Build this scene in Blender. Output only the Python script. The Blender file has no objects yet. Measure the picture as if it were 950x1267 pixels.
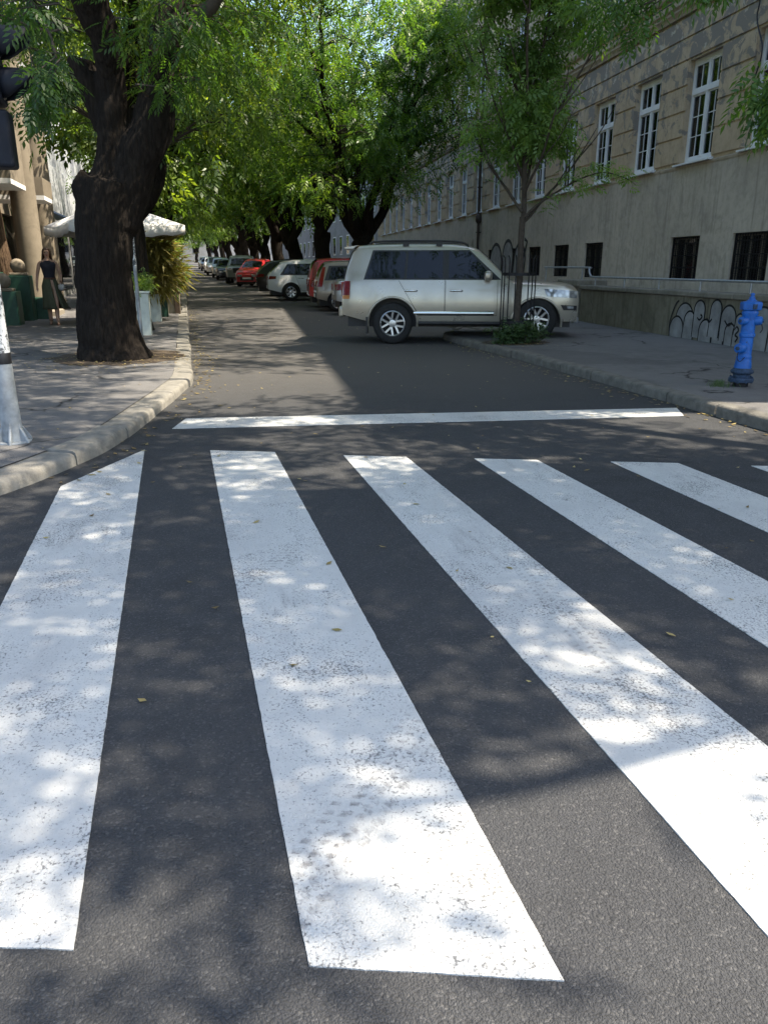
import bpy, bmesh, math, random
import numpy as np
from mathutils import Vector, Matrix, noise as mnoise

# ------------------------------------------------------------------ camera, sky, sun, exposure
S = bpy.context.scene
CAM_H = 1.45
cam = bpy.data.cameras.new("camera"); cam_o = bpy.data.objects.new("camera", cam)
S.collection.objects.link(cam_o); S.camera = cam_o
cam.sensor_fit = 'VERTICAL'; cam.sensor_height = 36.0; cam.sensor_width = 27.0
cam.lens = 951.0 / 1267.0 * 36.0
cam.clip_start = 0.05; cam.clip_end = 3000
PITCH, YAW = math.atan(304.0 / 951.0), math.atan(254.0 / math.hypot(951.0, 304.0))
cam_o.location = (0, 0, CAM_H)
cam_o.rotation_euler = (math.pi / 2 - PITCH, 0, -YAW)

SUN_EL = math.radians(59.0)
SUN_H = Vector((0.94, -0.34)).normalized()
w = bpy.data.worlds.new("World"); S.world = w; w.use_nodes = True
nt = w.node_tree
sky = nt.nodes.new('ShaderNodeTexSky'); sky.sky_type = 'NISHITA'; sky.sun_disc = False
sky.sun_elevation = SUN_EL; sky.sun_rotation = math.atan2(SUN_H.x, SUN_H.y)
sky.air_density = 1.0; sky.dust_density = 1.6; sky.ozone_density = 0.35
bg = nt.nodes['Background']; bg.inputs[1].default_value = 0.15
nt.links.new(sky.outputs[0], bg.inputs[0])
sun = bpy.data.lights.new("sun", 'SUN'); sun.energy = 4.3; sun.angle = math.radians(0.55)
sun.color = (1.0, 0.89, 0.73)
sun_o = bpy.data.objects.new("sun", sun); S.collection.objects.link(sun_o)
sv = Vector((SUN_H.x * math.cos(SUN_EL), SUN_H.y * math.cos(SUN_EL), math.sin(SUN_EL)))
sun_o.rotation_euler = sv.to_track_quat('Z', 'Y').to_euler(); sun_o.location = (20, -10, 40)
S.view_settings.view_transform = 'Standard'; S.view_settings.look = 'None'
S.view_settings.gamma = 1.0; S.view_settings.exposure = 1.5
S.cycles.max_bounces = 6; S.cycles.diffuse_bounces = 3; S.cycles.glossy_bounces = 3
S.cycles.transmission_bounces = 4; S.cycles.transparent_max_bounces = 8
S.cycles.sample_clamp_indirect = 6.0
S.cycles.caustics_reflective = False; S.cycles.caustics_refractive = False

rng = np.random.default_rng(7)
random.seed(7)
PI = math.pi


def zr(y):
    """height of the street: level in front, rising gently far off"""
    t = max(0.0, y - 26.0)
    return 0.0135 * t * t / (t + 8.0)


# ------------------------------------------------------------------ materials
class NT:
    def __init__(s, name):
        s.m = bpy.data.materials.new(name); s.m.use_nodes = True
        s.t = s.m.node_tree; s.b = s.t.nodes['Principled BSDF']
        s.out = s.t.nodes['Material Output']

    def n(s, typ, **kw):
        o = s.t.nodes.new(typ)
        for k, v in kw.items(): setattr(o, k, v)
        return o

    def l(s, a, b): s.t.links.new(a, b)

    def coord(s, scale=(1, 1, 1), kind='Object'):
        c = s.n('ShaderNodeTexCoord'); mp = s.n('ShaderNodeMapping')
        mp.inputs['Scale'].default_value = scale
        s.l(c.outputs[kind], mp.inputs[0]); return mp.outputs[0]

    def noise(s, scale, detail=4, rough=.55, vec=None, dist=0.0):
        o = s.n('ShaderNodeTexNoise'); o.inputs['Scale'].default_value = scale
        o.inputs['Detail'].default_value = detail; o.inputs['Roughness'].default_value = rough
        o.inputs['Distortion'].default_value = dist
        if vec is not None: s.l(vec, o.inputs['Vector'])
        return o.outputs['Fac']

    def voro(s, scale, vec=None, feature='F1', out='Distance'):
        o = s.n('ShaderNodeTexVoronoi', feature=feature); o.inputs['Scale'].default_value = scale
        if vec is not None: s.l(vec, o.inputs['Vector'])
        return o.outputs[out]

    def step(s, fac, a, b, ca=0.0, cb=1.0):
        o = s.n('ShaderNodeMapRange'); o.inputs[1].default_value = a; o.inputs[2].default_value = b
        o.inputs[3].default_value = ca; o.inputs[4].default_value = cb
        s.l(fac, o.inputs[0]); return o.outputs[0]

    def mix(s, fac, a, b, mode='MIX'):
        o = s.n('ShaderNodeMix', data_type='RGBA', blend_type=mode)
        for sock, v in ((o.inputs[0], fac), (o.inputs[6], a), (o.inputs[7], b)):
            if hasattr(v, 'links') or hasattr(v, 'is_linked'): s.l(v, sock)
            elif isinstance(v, (int, float)): sock.default_value = v
            else: sock.default_value = (*v, 1)
        return o.outputs[2]

    def math(s, op, a, b=0.0):
        o = s.n('ShaderNodeMath', operation=op)
        for sock, v in ((o.inputs[0], a), (o.inputs[1], b)):
            if isinstance(v, (int, float)): sock.default_value = v
            else: s.l(v, sock)
        return o.outputs[0]

    def bump(s, h, strength=.3, dist=.02, prev=None):
        o = s.n('ShaderNodeBump'); o.inputs['Strength'].default_value = strength
        o.inputs['Distance'].default_value = dist; s.l(h, o.inputs['Height'])
        if prev is not None: s.l(prev, o.inputs['Normal'])
        return o.outputs[0]

    def fin(s, col, rough=.8, nrm=None, metal=0.0, spec=.5, coat=0.0):
        if isinstance(col, tuple): s.b.inputs['Base Color'].default_value = (*col, 1)
        else: s.l(col, s.b.inputs['Base Color'])
        if isinstance(rough, (int, float)): s.b.inputs['Roughness'].default_value = rough
        else: s.l(rough, s.b.inputs['Roughness'])
        s.b.inputs['Metallic'].default_value = metal
        s.b.inputs['Specular IOR Level'].default_value = spec
        s.b.inputs['Coat Weight'].default_value = coat
        s.b.inputs['Coat Roughness'].default_value = .04
        if nrm is not None: s.l(nrm, s.b.inputs['Normal'])
        return s.m


def plain(name, col, rough=.6, metal=0.0, var=.15, scale=8, bump=0.0, spec=.5, coat=0.0):
    k = NT(name); v = k.coord()
    f = k.noise(scale, 5, .6, v)
    lo = tuple(c * (1 - var) for c in col); hi = tuple(min(1, c * (1 + var)) for c in col)
    c = k.mix(k.step(f, .3, .7), lo, hi)
    nr = k.bump(k.noise(scale * 6, 4, .6, v), bump, .01) if bump else None
    return k.fin(c, rough, nr, metal, spec, coat)


def asphalt_nodes(k, base, light):
    v = k.coord()
    big = k.noise(.35, 5, .6, v); mid = k.noise(5, 5, .65, v)
    vd = k.n('ShaderNodeVectorMath', operation='ADD'); nz = k.n('ShaderNodeTexNoise'); nz.inputs['Scale'].default_value = 40; k.l(v, nz.inputs['Vector'])
    vs_ = k.n('ShaderNodeVectorMath', operation='SCALE'); vs_.inputs[3].default_value = .02; k.l(nz.outputs['Color'], vs_.inputs[0]); k.l(v, vd.inputs[0]); k.l(vs_.outputs[0], vd.inputs[1])
    stone = k.voro(150, vd.outputs[0]); stone2 = k.voro(330, v)
    cells = k.voro(150, vd.outputs[0], out='Color')
    c = k.mix(k.step(big, .3, .7), tuple(x * .85 for x in base), tuple(x * 1.35 for x in base))
    c = k.mix(k.step(k.noise(.9, 7, .72, v, .6), .58, .72, 0, .5), c, tuple(x * .6 for x in base))
    c = k.mix(k.step(mid, .35, .75), c, tuple(x * 1.35 for x in base))
    sp = k.n('ShaderNodeSeparateColor'); k.l(cells, sp.inputs[0])
    c = k.mix(k.math('MULTIPLY', k.step(sp.outputs[0], .80, 1.0), .38), c, light)
    c = k.mix(k.step(stone, .6, .85, 0, .45), c, tuple(x * .35 for x in base))
    h = k.math('SUBTRACT', k.math('MULTIPLY', stone, -1.0), k.math('MULTIPLY', stone2, .35))
    h = k.math('ADD', h, k.math('MULTIPLY', k.noise(28, 4, .7, v), .9))
    return v, c, h


def m_asphalt(name, base=(.040, .041, .043), light=(.16, .156, .15), st=.6):
    k = NT(name); v, c, h = asphalt_nodes(k, base, light)
    return k.fin(c, .86, k.bump(h, st, .012), spec=.35)


def m_roadpaint(name):
    k = NT(name); v, ca, h = asphalt_nodes(k, (.06, .06, .062), (.16, .155, .15))
    fine = k.noise(150, 3, .7, v); patch = k.noise(2.2, 5, .65, v); mid = k.noise(16, 4, .7, v)
    stone = k.voro(95, v)
    # tyre tracks: streaks that run across the stripes
    vt = k.n('ShaderNodeTexCoord'); mp = k.n('ShaderNodeMapping')
    mp.inputs['Rotation'].default_value = (0, 0, math.radians(-40)); mp.inputs['Scale'].default_value = (7, 1.4, 1)
    k.l(vt.outputs['Object'], mp.inputs[0])
    track = k.noise(2.0, 4, .7, mp.outputs[0])
    wear = k.math('ADD', k.math('MULTIPLY', fine, .55), k.math('MULTIPLY', patch, .45))
    wear = k.math('ADD', wear, k.math('MULTIPLY', k.math('SUBTRACT', track, .5), .10))
    wear = k.math('ADD', wear, k.math('MULTIPLY', k.math('SUBTRACT', stone, .35), .22))
    f = k.step(wear, .572, .67)
    white = k.mix(k.step(patch, .3, .7), (.50, .50, .475), (.62, .62, .59))
    white = k.mix(k.step(mid, .45, .8, 0, .35), white, (.44, .43, .41))
    white = k.mix(k.step(k.noise(1.1, 6, .7, v, .7), .48, .72, 0, .55), white, (.40, .395, .385))
    white = k.mix(k.math('MULTIPLY', k.step(track, .50, .72, 0, .75), k.step(k.noise(.9, 2, .5, v), .5, .62)), white, (.36, .35, .34))
    tcx = k.n('ShaderNodeTexCoord')
    for ox, oy, ang, wd, L in ((.40, 1.80, 50, .10, .75), (.30, 1.62, 50, .07, .6), (1.52, 2.75, 83, .07, 1.1), (.33, 3.6, 55, .08, .5)):
        mt = k.n('ShaderNodeMapping', vector_type='TEXTURE'); mt.inputs['Location'].default_value = (ox, oy, 0); mt.inputs['Rotation'].default_value = (0, 0, math.radians(ang))
        k.l(tcx.outputs['Object'], mt.inputs[0]); sx = k.n('ShaderNodeSeparateXYZ'); k.l(mt.outputs[0], sx.inputs[0])
        ab = k.math('ABSOLUTE', sx.outputs[1]); al = k.math('ABSOLUTE', sx.outputs[0])
        msk = k.math('MULTIPLY', k.step(ab, wd * .85, wd * 1.15, 1, 0), k.step(al, L * .4, L, 1, 0))
        bars = k.math('SINE', k.math('ADD', k.math('MULTIPLY', sx.outputs[0], 150), k.math('MULTIPLY', ab, 60)))
        cols = k.math('SINE', k.math('MULTIPLY', sx.outputs[1], 130))
        tr = k.math('MULTIPLY', k.step(bars, -.1, .5), k.step(cols, -.5, .2)); tr = k.math('MULTIPLY', tr, k.step(k.noise(22, 4, .7, v), .40, .60))
        white = k.mix(k.math('MULTIPLY', k.math('MULTIPLY', tr, msk), .62), white, (.20, .19, .18))
    c = k.mix(k.math('MULTIPLY', f, .78), white, ca)
    return k.fin(c, .75, k.bump(h, .35, .010), spec=.35)


def m_plaster(name, a, b, under, peel=.0, streak=0.0):
    k = NT(name); v = k.coord()
    n1 = k.noise(.7, 6, .62, v); n2 = k.noise(6, 6, .65, v)
    c = k.mix(k.step(n1, .3, .7), a, b)
    c = k.mix(k.step(k.noise(1.7, 7, .7, v, .8), .52, .66, 0, .5), c, tuple(x * .66 for x in a))
    c = k.mix(k.step(n2, .45, .8, 0, .55), c, tuple(x * .62 for x in a))
    vs = k.coord((5, 5, .35)); st = k.noise(1.6, 5, .6, vs)
    if streak: c = k.mix(k.step(st, .52, .75, 0, streak), c, tuple(x * .42 for x in a))
    if peel:
        p = k.noise(2.4, 8, .68, v, .6); zz = k.n('ShaderNodeTexCoord'); sx = k.n('ShaderNodeSeparateXYZ')
        k.l(zz.outputs['Object'], sx.inputs[0])
        hgt = k.math('MULTIPLY', k.step(sx.outputs[2], 4.0, 6.9), .165)
        hgt = k.math('MULTIPLY', hgt, k.step(sx.outputs[2], 7.15, 7.0))
        pp = k.math('ADD', p, hgt)
        c = k.mix(k.step(pp, .615, .625), c, under)
        c = k.mix(k.step(k.math('ADD', k.noise(3.1, 7, .7, v, .4), hgt), .735, .745), c, (.50, .46, .37))
    h = k.math('ADD', n2, k.math('MULTIPLY', k.noise(60, 4, .7, v), .4))
    return k.fin(c, .92, k.bump(h, .25, .02), spec=.2)


def m_bark(name, a=(.015, .012, .010), b=(.036, .029, .023)):
    k = NT(name); v = k.coord((1, 1, .16))
    n1 = k.noise(26, 6, .7, v, .35); n2 = k.noise(2.5, 4, .6, k.coord())
    vo = k.voro(20, v)
    c = k.mix(k.step(n1, .35, .7), tuple(x * .5 for x in a), b)
    c = k.mix(k.step(n2, .4, .75), c, a)
    h = k.math('ADD', k.math('MULTIPLY', n1, 1.0), k.math('MULTIPLY', vo, .8))
    return k.fin(c, .95, k.bump(h, 1.0, .035), spec=.12)


def m_leaf(name, dark, mid, bright, trans=.45):
    k = NT(name)
    at = k.n('ShaderNodeAttribute', attribute_name='tint')
    r = k.n('ShaderNodeValToRGB'); e = r.color_ramp.elements
    e[0].color = (*dark, 1); e[1].color = (*bright, 1); e[1].position = 1.0
    x = e.new(.55); x.color = (*mid, 1)
    k.l(at.outputs['Fac'], r.inputs[0])
    k.l(r.outputs[0], k.b.inputs['Base Color'])
    k.b.inputs['Roughness'].default_value = .42; k.b.inputs['Specular IOR Level'].default_value = .45
    tr = k.n('ShaderNodeBsdfTranslucent')
    k.l(k.mix(1.0, r.outputs[0], (2.0, 2.0, .7), 'MULTIPLY'), tr.inputs[0])
    ms = k.n('ShaderNodeMixShader'); ms.inputs[0].default_value = trans
    k.l(k.b.outputs[0], ms.inputs[1]); k.l(tr.outputs[0], ms.inputs[2]); k.l(ms.outputs[0], k.out.inputs[0])
    return k.m


def m_paint(name, col, metal=.35, rough=.28):
    k = NT(name); v = k.coord()
    dirt = k.noise(3, 5, .65, v)
    c = k.mix(k.step(dirt, .5, .85, 0, .25), col, tuple(x * .6 + .02 for x in col))
    fl = k.noise(900, 2, .5, v)
    return k.fin(c, k.step(dirt, .3, .8, rough, rough + .14), k.bump(fl, .02, .001), metal, .5, .8)


def m_glass(name, col=(.012, .015, .017), rough=.04, spec=.8):
    k = NT(name); v = k.coord()
    c = k.mix(k.step(k.noise(2.5, 3, .5, v), .4, .7), col, tuple(x * 2.0 for x in col))
    return k.fin(c, rough, k.bump(k.noise(.9, 2, .5, v), .03, .02), 0, spec)


M = {}
k = NT('asphalt'); v, c, h = asphalt_nodes(k, (.040, .041, .043), (.16, .156, .15))
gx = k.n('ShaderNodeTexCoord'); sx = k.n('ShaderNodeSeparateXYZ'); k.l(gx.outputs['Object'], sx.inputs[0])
far_lift = k.step(k.math('ADD', sx.outputs[1], k.math('MULTIPLY', k.noise(.5, 5, .6, v), 3.0)), 9.0, 13.0, 0, .6)
c = k.mix(far_lift, c, (.115, .108, .098))  # farther road painted lighter and warmer to brighten its sunlit stretch
oil = k.math('MULTIPLY', k.step(k.noise(.8, 3, .5, v, 1.0), .66, .74), k.step(k.noise(7, 4, .6, v), .35, .6)); c = k.mix(k.math('MULTIPLY', oil, .55), c, (.016, .016, .017))
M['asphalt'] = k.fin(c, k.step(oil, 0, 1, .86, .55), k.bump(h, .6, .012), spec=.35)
k = NT('sidewalk_asphalt'); v, c, h = asphalt_nodes(k, (.13, .126, .122), (.22, .215, .21))
dv = k.n('ShaderNodeVectorMath', operation='ADD'); nn = k.n('ShaderNodeTexNoise'); nn.inputs['Scale'].default_value = 1.3; nn.inputs['Detail'].default_value = 6; k.l(v, nn.inputs['Vector']); k.l(v, dv.inputs[0]); k.l(nn.outputs['Color'], dv.inputs[1])
cr = k.step(k.voro(.42, dv.outputs[0], 'DISTANCE_TO_EDGE'), .0, .012, 1, 0)
cr = k.math('MULTIPLY', cr, k.step(k.noise(.6, 3, .5, v), .46, .54))
pt = k.step(k.noise(.28, 2, .4, v), .55, .56, 0, .35)
c = k.mix(pt, c, (.075, .073, .072)); c = k.mix(k.step(k.noise(1.2, 6, .7, v), .5, .8, 0, .5), c, (.075, .072, .068)); c = k.mix(cr, c, (.02, .019, .018))
M['walk'] = k.fin(c, .9, k.bump(k.math('SUBTRACT', h, cr), .35, .012), spec=.3)
M['ground'] = plain('ground_dirt', (.14, .12, .09), .95, var=.3, scale=2, bump=.4)
M['paint'] = m_roadpaint('road_paint')
k = NT('kerb_stone'); v = k.coord(); n1 = k.noise(9, 6, .7, v)
M['kerb'] = k.fin(k.mix(k.step(n1, .3, .7), (.16, .15, .13), (.28, .265, .23)), .9,
                  k.bump(k.math('ADD', n1, k.noise(70, 4, .7, v)), .5, .015), spec=.25)
k = NT('dark_kerb_stone'); v = k.coord(); n1 = k.noise(7, 6, .7, v)
M['kerb_d'] = k.fin(k.mix(k.step(n1, .3, .7), (.10, .095, .085), (.21, .20, .175)), .92,
                    k.bump(k.math('ADD', n1, k.noise(60, 4, .7, v)), .6, .02), spec=.2)
M['beige'] = m_plaster('beige_plaster', (.46, .36, .24), (.56, .455, .32), (.26, .235, .20), .1, .35)
M['grey'] = m_plaster('grey_render', (.41, .365, .30), (.56, .50, .41), (.2, .18, .15), 0, .55)
M['cornice'] = m_plaster('cornice_plaster', (.38, .315, .23), (.47, .40, .295), (.2, .18, .15), 0, .5)
M['reveal'] = m_plaster('reveal_plaster', (.24, .23, .21), (.3, .29, .27), (.2, .18, .15), 0, .3)
M['retain'] = m_plaster('retaining_concrete', (.15, .138, .10), (.26, .24, .185), (.1, .1, .08), 0, .75)
M['coping'] = m_plaster('coping_concrete', (.19, .175, .14), (.27, .25, .21), (.15, .13, .1), 0, .45)
M['white'] = plain('white_window_paint', (.74, .76, .77), .45, var=.06, scale=5)
k = NT('window_glass'); tr_ = k.n('ShaderNodeBsdfTransparent'); tr_.inputs[0].default_value = (.42, .45, .46, 1)
gl_ = k.n('ShaderNodeBsdfGlossy'); gl_.inputs['Roughness'].default_value = .03; gl_.inputs[0].default_value = (.85, .9, .95, 1)
k.l(k.bump(k.noise(1.6, 2, .5, k.coord()), .05, .02), gl_.inputs['Normal'])
fr_ = k.n('ShaderNodeFresnel'); fr_.inputs[0].default_value = 1.75; mx_ = k.n('ShaderNodeMixShader')
k.l(fr_.outputs[0], mx_.inputs[0]); k.l(tr_.outputs[0], mx_.inputs[1]); k.l(gl_.outputs[0], mx_.inputs[2]); k.l(mx_.outputs[0], k.out.inputs[0])
M['wglass'] = k.m
M['room'] = plain('room_shade_dark', (.06, .06, .058), .9, 0, .3, 1.5)
M['curtain'] = plain('curtain_cloth', (.32, .33, .33), .9, var=.25, scale=14)
M['iron'] = plain('dark_iron', (.022, .022, .024), .55, .6, .3, 20)
M['dark'] = plain('dark_void', (.010, .010, .010), .9, 0, .2, 4)
M['rail'] = plain('galvanised_rail', (.32, .34, .36), .42, .6, .2, 10)
M['pipe'] = plain('brown_downpipe', (.05, .038, .03), .6, .3, .3, 4)
M['bark'] = m_bark('bark')
M['bark2'] = m_bark('brown_bark', (.09, .06, .04), (.18, .12, .075))
M['twig'] = plain('twig_bark', (.055, .043, .032), .9, var=.3, scale=20)
M['leaf'] = m_leaf('ash_leaf', (.030, .068, .018), (.075, .155, .032), (.22, .32, .05), .48)
M['leaf_y'] = m_leaf('yellow_green_leaf', (.035, .072, .018), (.085, .15, .028), (.22, .28, .045), .48)
M['leaf_s'] = m_leaf('young_tree_leaf', (.085, .15, .05), (.15, .25, .08), (.23, .32, .11), .5)
M['shrub'] = m_leaf('shrub_leaf', (.03, .06, .025), (.06, .11, .04), (.13, .19, .07), .3)
M['reed'] = m_leaf('reed_leaf', (.08, .09, .025), (.19, .17, .05), (.34, .27, .11), .35)
M['litter'] = m_leaf('dry_leaf', (.10, .065, .025), (.26, .19, .07), (.42, .34, .14), .15)
k = NT('blue_hydrant_paint'); v = k.coord(); n1 = k.noise(9, 6, .7, v); n2 = k.noise(38, 5, .75, v, .5)
c = k.mix(k.step(n1, .3, .7), (.006, .075, .32), (.012, .14, .50)); c = k.mix(k.step(n2, .59, .63, 0, .85), c, (.03, .035, .045)); c = k.mix(k.step(k.noise(5, 5, .7, k.coord((1, 1, .3))), .55, .8, 0, .5), c, (.05, .075, .12))
M['hyd'] = k.fin(c, k.step(n1, .3, .7, .35, .6), k.bump(n2, .25, .006), 0, .45)
M['hyd_d'] = plain('worn_blue_iron', (.03, .055, .10), .75, .2, .5, 30, .5)
M['silver'] = m_paint('champagne_silver_paint', (.43, .395, .325), .6, .26)
M['tyre'] = plain('tyre_rubber', (.014, .014, .014), .85, 0, .3, 30, .2)
M['alloy'] = plain('alloy_metal', (.52, .53, .54), .28, .85, .1, 10)
M['chrome'] = plain('chrome_metal', (.75, .77, .78), .1, 1.0, .04, 4)
M['cglass'] = m_glass('car_glass', (.005, .006, .008), .02, .32)
M['black'] = plain('black_plastic', (.014, .014, .015), .5, 0, .2, 10)
k = NT('tail_lamp_plastic'); M['tail'] = k.fin(k.mix(k.step(k.noise(30, 2, .5, k.coord()), .3, .7), (.13, .006, .007), (.22, .010, .010)), .16, None, 0, .6, .6)
k = NT('amber_lamp_plastic'); M['amber'] = k.fin(k.mix(k.step(k.noise(30, 2, .5, k.coord()), .3, .7), (.45, .16, .03), (.5, .2, .05)), .2, None, 0, .6)
k = NT('head_lamp_glass'); M['lamp'] = k.fin(k.mix(k.step(k.voro(9, k.coord()), .1, .6), (.62, .63, .63), (.2, .21, .21)), .07, None, .35, .8, .8)
M['plate'] = plain('licence_plate_white', (.72, .73, .74), .4, 0, .05, 5)
M['signal'] = plain('dark_blue_signal_plastic', (.006, .008, .014), .6, 0, .25, 8, spec=.3)
M['galv'] = plain('galvanised_steel', (.27, .29, .30), .6, .1, .35, 9, .15)
k = NT('torn_sticker_paper'); v = k.coord((1, 1, .7)); n1 = k.noise(16, 6, .75, v, .6)
M['sticker'] = k.fin(k.mix(k.step(n1, .50, .53), (.58, .60, .60), (.07, .075, .08)), .75, k.bump(n1, .3, .01))
M['parasol'] = plain('white_parasol_canvas', (.78, .77, .74), .85, 0, .05, 4)
M['stone'] = m_plaster('warm_stone', (.20, .17, .125), (.265, .225, .17), (.3, .25, .2), 0, .2)
M['paleplaster'] = m_plaster('pale_plaster', (.40, .42, .44), (.50, .52, .53), (.4, .4, .4), 0, .2)
M['greyplaster'] = m_plaster('grey_plaster', (.24, .24, .235), (.32, .32, .31), (.2, .2, .2), 0, .4)
M['white_soffit'] = plain('white_soffit_paint', (.7, .69, .66), .8, 0, .08, 3)
M['green'] = plain('dark_green_paint', (.010, .055, .032), .5, 0, .25, 6)
M['planter_w'] = plain('pale_planter_paint', (.52, .56, .50), .6, 0, .15, 6)
M['planter_s'] = m_plaster('planter_stone', (.26, .23, .18), (.34, .30, .24), (.2, .2, .2), 0, .4)
M['skin'] = plain('skin', (.42, .25, .17), .55, 0, .08, 8)
M['hair'] = plain('brown_hair', (.07, .035, .018), .55, 0, .3, 40)
M['navy'] = plain('black_navy_cloth', (.012, .013, .022), .85, 0, .3, 12)
M['olive'] = plain('olive_cloth', (.055, .062, .035), .85, 0, .2, 8)
M['leather'] = plain('pale_bag_leather', (.45, .44, .43), .5, 0, .1, 8)
M['brown'] = plain('brown_leather', (.10, .05, .03), .6, 0, .2, 8)
M['flower'] = plain('red_petals', (.5, .015, .02), .7, 0, .3, 30)
M['wood'] = plain('dark_wood', (.05, .032, .02), .75, 0, .3, 10)
M['soil'] = plain('tree_pit_soil', (.075, .055, .036), .95, 0, .4, 14, .8)
M['gsilver'] = plain('silver_spray_paint', (.25, .255, .26), .6, .1, .35, 3)
M['gblack'] = plain('black_spray_paint', (.012, .012, .013), .7, 0, .3, 5)
M['signwhite'] = plain('white_sign_enamel', (.78, .78, .78), .4, 0, .05, 4)
M['signred'] = plain('red_sign_enamel', (.5, .02, .02), .4, 0, .1, 4)
M['rust'] = plain('rusty_orange_render', (.26, .11, .05), .9, 0, .3, 4, .3)


# ------------------------------------------------------------------ mesh building
class MB:
    def __init__(s): s.v = []; s.f = []; s.mi = []; s.cur = 0

    def add(s, vs, fs):
        o = len(s.v); s.v += [tuple(p) for p in vs]
        for f in fs: s.f.append(tuple(i + o for i in f)); s.mi.append(s.cur)

    def box(s, c, size, rot=None):
        x, y, z = (d / 2 for d in size)
        P = [Vector((a * x, b * y, d * z)) for a in (-1, 1) for b in (-1, 1) for d in (-1, 1)]
        if rot is not None: P = [rot @ p for p in P]
        P = [p + Vector(c) for p in P]
        s.add(P, [(0, 1, 3, 2), (4, 6, 7, 5), (0, 4, 5, 1), (2, 3, 7, 6), (0, 2, 6, 4), (1, 5, 7, 3)])

    def b2(s, a, b):
        s.box([(a[i] + b[i]) / 2 for i in range(3)], [abs(b[i] - a[i]) for i in range(3)])

    def tube(s, pts, rad, n=8, cap=True, sx=1.0):
        pts = [Vector(p) for p in pts]
        if not hasattr(rad, '__len__'): rad = [rad] * len(pts)
        rings = []; up = None
        for i, p in enumerate(pts):
            d = (pts[min(i + 1, len(pts) - 1)] - pts[max(i - 1, 0)])
            if d.length < 1e-9: d = Vector((0, 0, 1))
            d.normalize()
            if up is None:
                up = Vector((1, 0, 0)) if abs(d.x) < .8 else Vector((0, 1, 0))
            a = up - d * up.dot(d); a.normalize(); b = d.cross(a); up = a
            rings.append([p + (a * math.cos(2 * PI * j / n) + b * math.sin(2 * PI * j / n) * sx) * rad[i] for j in range(n)])
        vs = [q for r in rings for q in r]; fs = []
        for i in range(len(pts) - 1):
            for j in range(n):
                k2 = (j + 1) % n
                fs.append((i * n + j, i * n + k2, (i + 1) * n + k2, (i + 1) * n + j))
        if cap:
            fs.append(tuple(reversed(range(n)))); fs.append(tuple((len(pts) - 1) * n + j for j in range(n)))
        s.add(vs, fs)

    def lathe(s, prof, n=24, c=(0, 0, 0), axis='z', mat3=None):
        closed = prof[0] == prof[-1]
        vs = []; fs = []
        for (r, z) in prof:
            for j in range(n):
                a = 2 * PI * j / n; p = (r * math.cos(a), r * math.sin(a), z)
                if axis == 'y': p = (p[0], p[2], p[1])
                if axis == 'x': p = (p[2], p[0], p[1])
                p = Vector(p)
                if mat3 is not None: p = mat3 @ p
                vs.append(p + Vector(c))
        for i in range(len(prof) - 1):
            for j in range(n):
                k2 = (j + 1) % n
                fs.append((i * n + j, i * n + k2, (i + 1) * n + k2, (i + 1) * n + j))
        if not closed: fs.append(tuple(reversed(range(n)))); fs.append(tuple((len(prof) - 1) * n + j for j in range(n)))
        s.add(vs, fs)

    def ball(s, c, r, n=14, m=9, sc=(1, 1, 1)):
        prof = [(r * math.sin(PI * i / m), -r * math.cos(PI * i / m)) for i in range(m + 1)]
        prof[0] = (r * .02, -r); prof[-1] = (r * .02, r)
        o = len(s.v); s.lathe(prof, n)
        for i in range(o, len(s.v)):
            p = s.v[i]; s.v[i] = (p[0] * sc[0] + c[0], p[1] * sc[1] + c[1], p[2] * sc[2] + c[2])

    def grid(s, rows):
        n = len(rows[0]); vs = [p for r in rows for p in r]
        fs = [(i * n + j, i * n + j + 1, (i + 1) * n + j + 1, (i + 1) * n + j) for i in range(len(rows) - 1) for j in range(n - 1)]
        s.add(vs, fs)

    def ngon(s, pts): s.add(pts, [tuple(range(len(pts)))])

    def prism(s, poly, h):
        """poly: list of Vector (planar), extruded by vector h"""
        n = len(poly); h = Vector(h)
        vs = [Vector(p) for p in poly] + [Vector(p) + h for p in poly]
        fs = [tuple(reversed(range(n))), tuple(range(n, 2 * n))] + [(i, (i + 1) % n, (i + 1) % n + n, i + n) for i in range(n)]
        s.add(vs, fs)

    def build(s, name, mats, parent=None, smooth=None, bevel=0.0, weld=False, seg=2):
        me = bpy.data.meshes.new(name); me.from_pydata(s.v, [], s.f)
        if not isinstance(mats, (list, tuple)): mats = [mats]
        for m_ in mats: me.materials.append(m_)
        if len(mats) > 1: me.polygons.foreach_set('material_index', s.mi)
        bm = bmesh.new(); bm.from_mesh(me)
        if weld: bmesh.ops.remove_doubles(bm, verts=bm.verts, dist=1e-5)
        bmesh.ops.recalc_face_normals(bm, faces=bm.faces)
        bm.to_mesh(me); bm.free()
        if smooth is not None:
            me.polygons.foreach_set('use_smooth', [True] * len(me.polygons))
            me.set_sharp_from_angle(angle=math.radians(smooth))
        o = bpy.data.objects.new(name, me); S.collection.objects.link(o)
        if parent is not None: o.parent = parent
        if bevel:
            b = o.modifiers.new('bevel', 'BEVEL'); b.width = bevel; b.segments = seg; b.limit_method = 'ANGLE'
            b.angle_limit = math.radians(40); b.harden_normals = False
        return o


def tag(o, label=None, cat=None, group=None, kind=None):
    for k_, v_ in (('label', label), ('category', cat), ('group', group), ('kind', kind)):
        if v_: o[k_] = v_
    return o


def thing(name, loc, label, cat, rz=0.0, group=None):
    o = bpy.data.objects.new(name, None); S.collection.objects.link(o)
    o.location = loc; o.rotation_euler = (0, 0, rz); o.empty_display_size = .2
    return tag(o, label, cat, group)


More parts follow.
